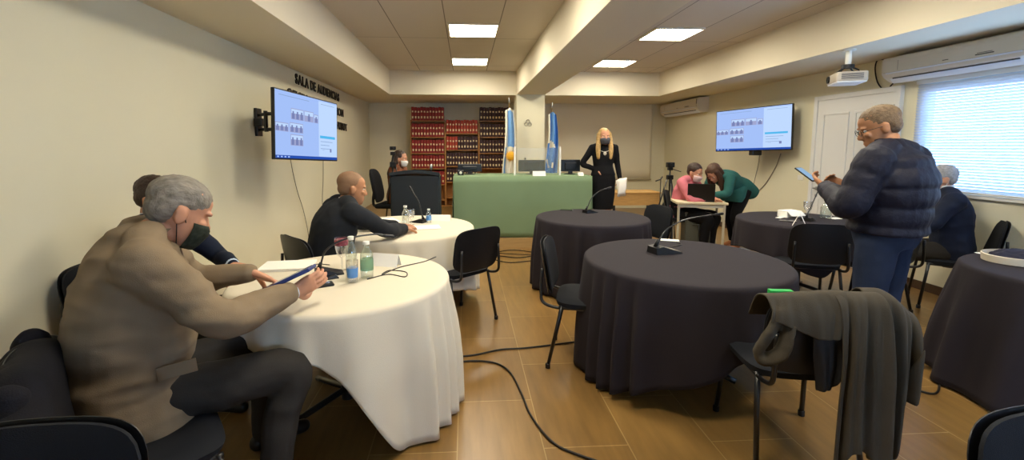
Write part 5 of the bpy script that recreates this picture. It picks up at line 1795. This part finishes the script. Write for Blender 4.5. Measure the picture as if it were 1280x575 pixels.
# dark coat over the beige man's chair
ch = chairs[9]
e = empty('dark_coat', ch.location, 'black coat hanging over the chair back behind the man in the beige suit', 'coat', ch.rotation_euler.z)
DCOAT = mat('coat_black_blue', '#17171d', .85, bump=.2, scale=200, sheen=.1)
def q1(u):
    top = .845 + .01 * math.sin(u * 12) - .05 * sm(.15, .33, abs(u))
    hem = .28 + .05 * math.sin(u * 9)
    return [(-.18, .56), (-.195, .68), (-.215, top - .02), (-.29, top), (-.345, top - .06), (-.37, .6), (-.38, .45), (-.39, hem)]
drape('coat_body', (-.33, .33), q1, DCOAT, .02, seed=7, fold=.016)
bm = bmesh.new(); chain(bm, [(.24, -.28, .82), (.30, -.31, .66), (.315, -.33, .5), (.30, -.33, .36)], [.05, .06, .055, .05]); remesh('sleeve', bm, .01, DCOAT, e, disp=.01, dscale=.08)
bm = bmesh.new(); chain(bm, [(-.24, -.28, .82), (-.31, -.31, .66), (-.32, -.33, .5), (-.30, -.33, .38)], [.05, .06, .055, .05]); remesh('sleeve', bm, .01, DCOAT, e, disp=.01, dscale=.08)

# ------------------------------------------------------------------ CABLES
CAB = mat('cable_black', '#17130f', .5); CABW = mat('cable_grey', '#8f8a7a', .5)
def cable(pts, r, label, m=CAB, wall=False):
    bm = bmesh.new(); tube(bm, pts, r, 8, smoothn=8)
    return tag(fin('cable', bm, m, None, True), label, 'cable')
G = lambda px, py: AZ(px, py, .008)
cable([G(556, 455), G(590, 451), G(620, 454), G(638, 466), G(652, 492), G(664, 520), G(690, 552), G(722, 568), G(790, 590)], .006, 'black cable snaking from the near white table to the front of the photo')
cable([G(548, 447), G(590, 444), G(625, 437), G(655, 435), G(690, 431), G(735, 425)], .006, 'black cable crossing the aisle between the near white and black tables')
cable([G(612, 317), G(640, 312.5), G(672, 317), G(650, 322), G(625, 320)], .006, 'looped black cable on the floor before the dais, upper strand')
cable([G(606, 321), G(635, 328), G(668, 326), G(690, 330)], .006, 'black cable on the floor before the dais, nearest strand')
cable([G(616, 316), G(650, 318), G(690, 319)], .005, 'thin black cable along the foot of the dais')
cable([G(1130, 452), G(1152, 434), G(1172, 420), G(1186, 408)], .006, 'black cable running up toward the table at the right edge')
cable([G(1140, 486), G(1168, 492), G(1174, 480), G(1166, 470), G(1180, 462), G(1205, 468)], .006, 'black cable loop on the floor left of the right table')
cable([G(1238, 488), G(1255, 501), G(1275, 512), G(1300, 516)], .007, 'black cable leaving the right table toward the edge of the photo')
ZL = lambda px, py: AZ(px, py, ZT + .004)
cable([ZL(459, 349), ZL(485, 343), ZL(506, 346), ZL(507, 340), ZL(487, 338), ZL(478, 343), ZL(500, 334), ZL(530, 327), ZL(545, 321)], .0035, 'thin dark cable coiled on the near white table right of the bottles')
cable([ZL(402, 338), ZL(390, 333), ZL(398, 330), ZL(412, 331)], .0025, 'thin cable behind the microphone on the near white table')
cable([ZL(845, 303), ZL(852, 306), ZL(838, 309), ZL(828, 309)], .003, 'thin dark cable behind the microphone on the large black table')
WX = XL + .02
def WL(px, py): return AX(px, py, WX)
cable([WL(363, 198), WL(366, 215), WL(372, 240), WL(379, 262), WL(385, 290), WL(388, 318)], .005, 'grey cable hanging from the left television, left strand', CABW)
cable([WL(404, 198), WL(404, 225), WL(403, 250), WL(404, 285)], .005, 'grey cable hanging from the left television, right strand', CABW)
def WR(px, py): return AX(px, py, XR - .01)
cable([WR(950, 187), WR(948, 205), WR(944, 222), WR(940, 240)], .005, 'thin grey cable dropping from the right television on the wall', CABW)
cable([WR(976, 192), WR(970, 208), WR(958, 228), WR(948, 239)], .007, 'grey cable looping from the right television down to the wall', CABW)
a_ = V((4.62, 4.73, 2.40))
cable([V((XR - .1, 4.68, 2.36)), AX(1100, 74, XR - .02), AX(1094, 84, XR - .02), AX(1097, 103, XR - .02), AX(1107, 113, XR - .02), AX(1117, 104, XR - .02), V((XR - .08, 4.60, 2.185))], .007, 'dark hose looping at the left end of the near air conditioner')
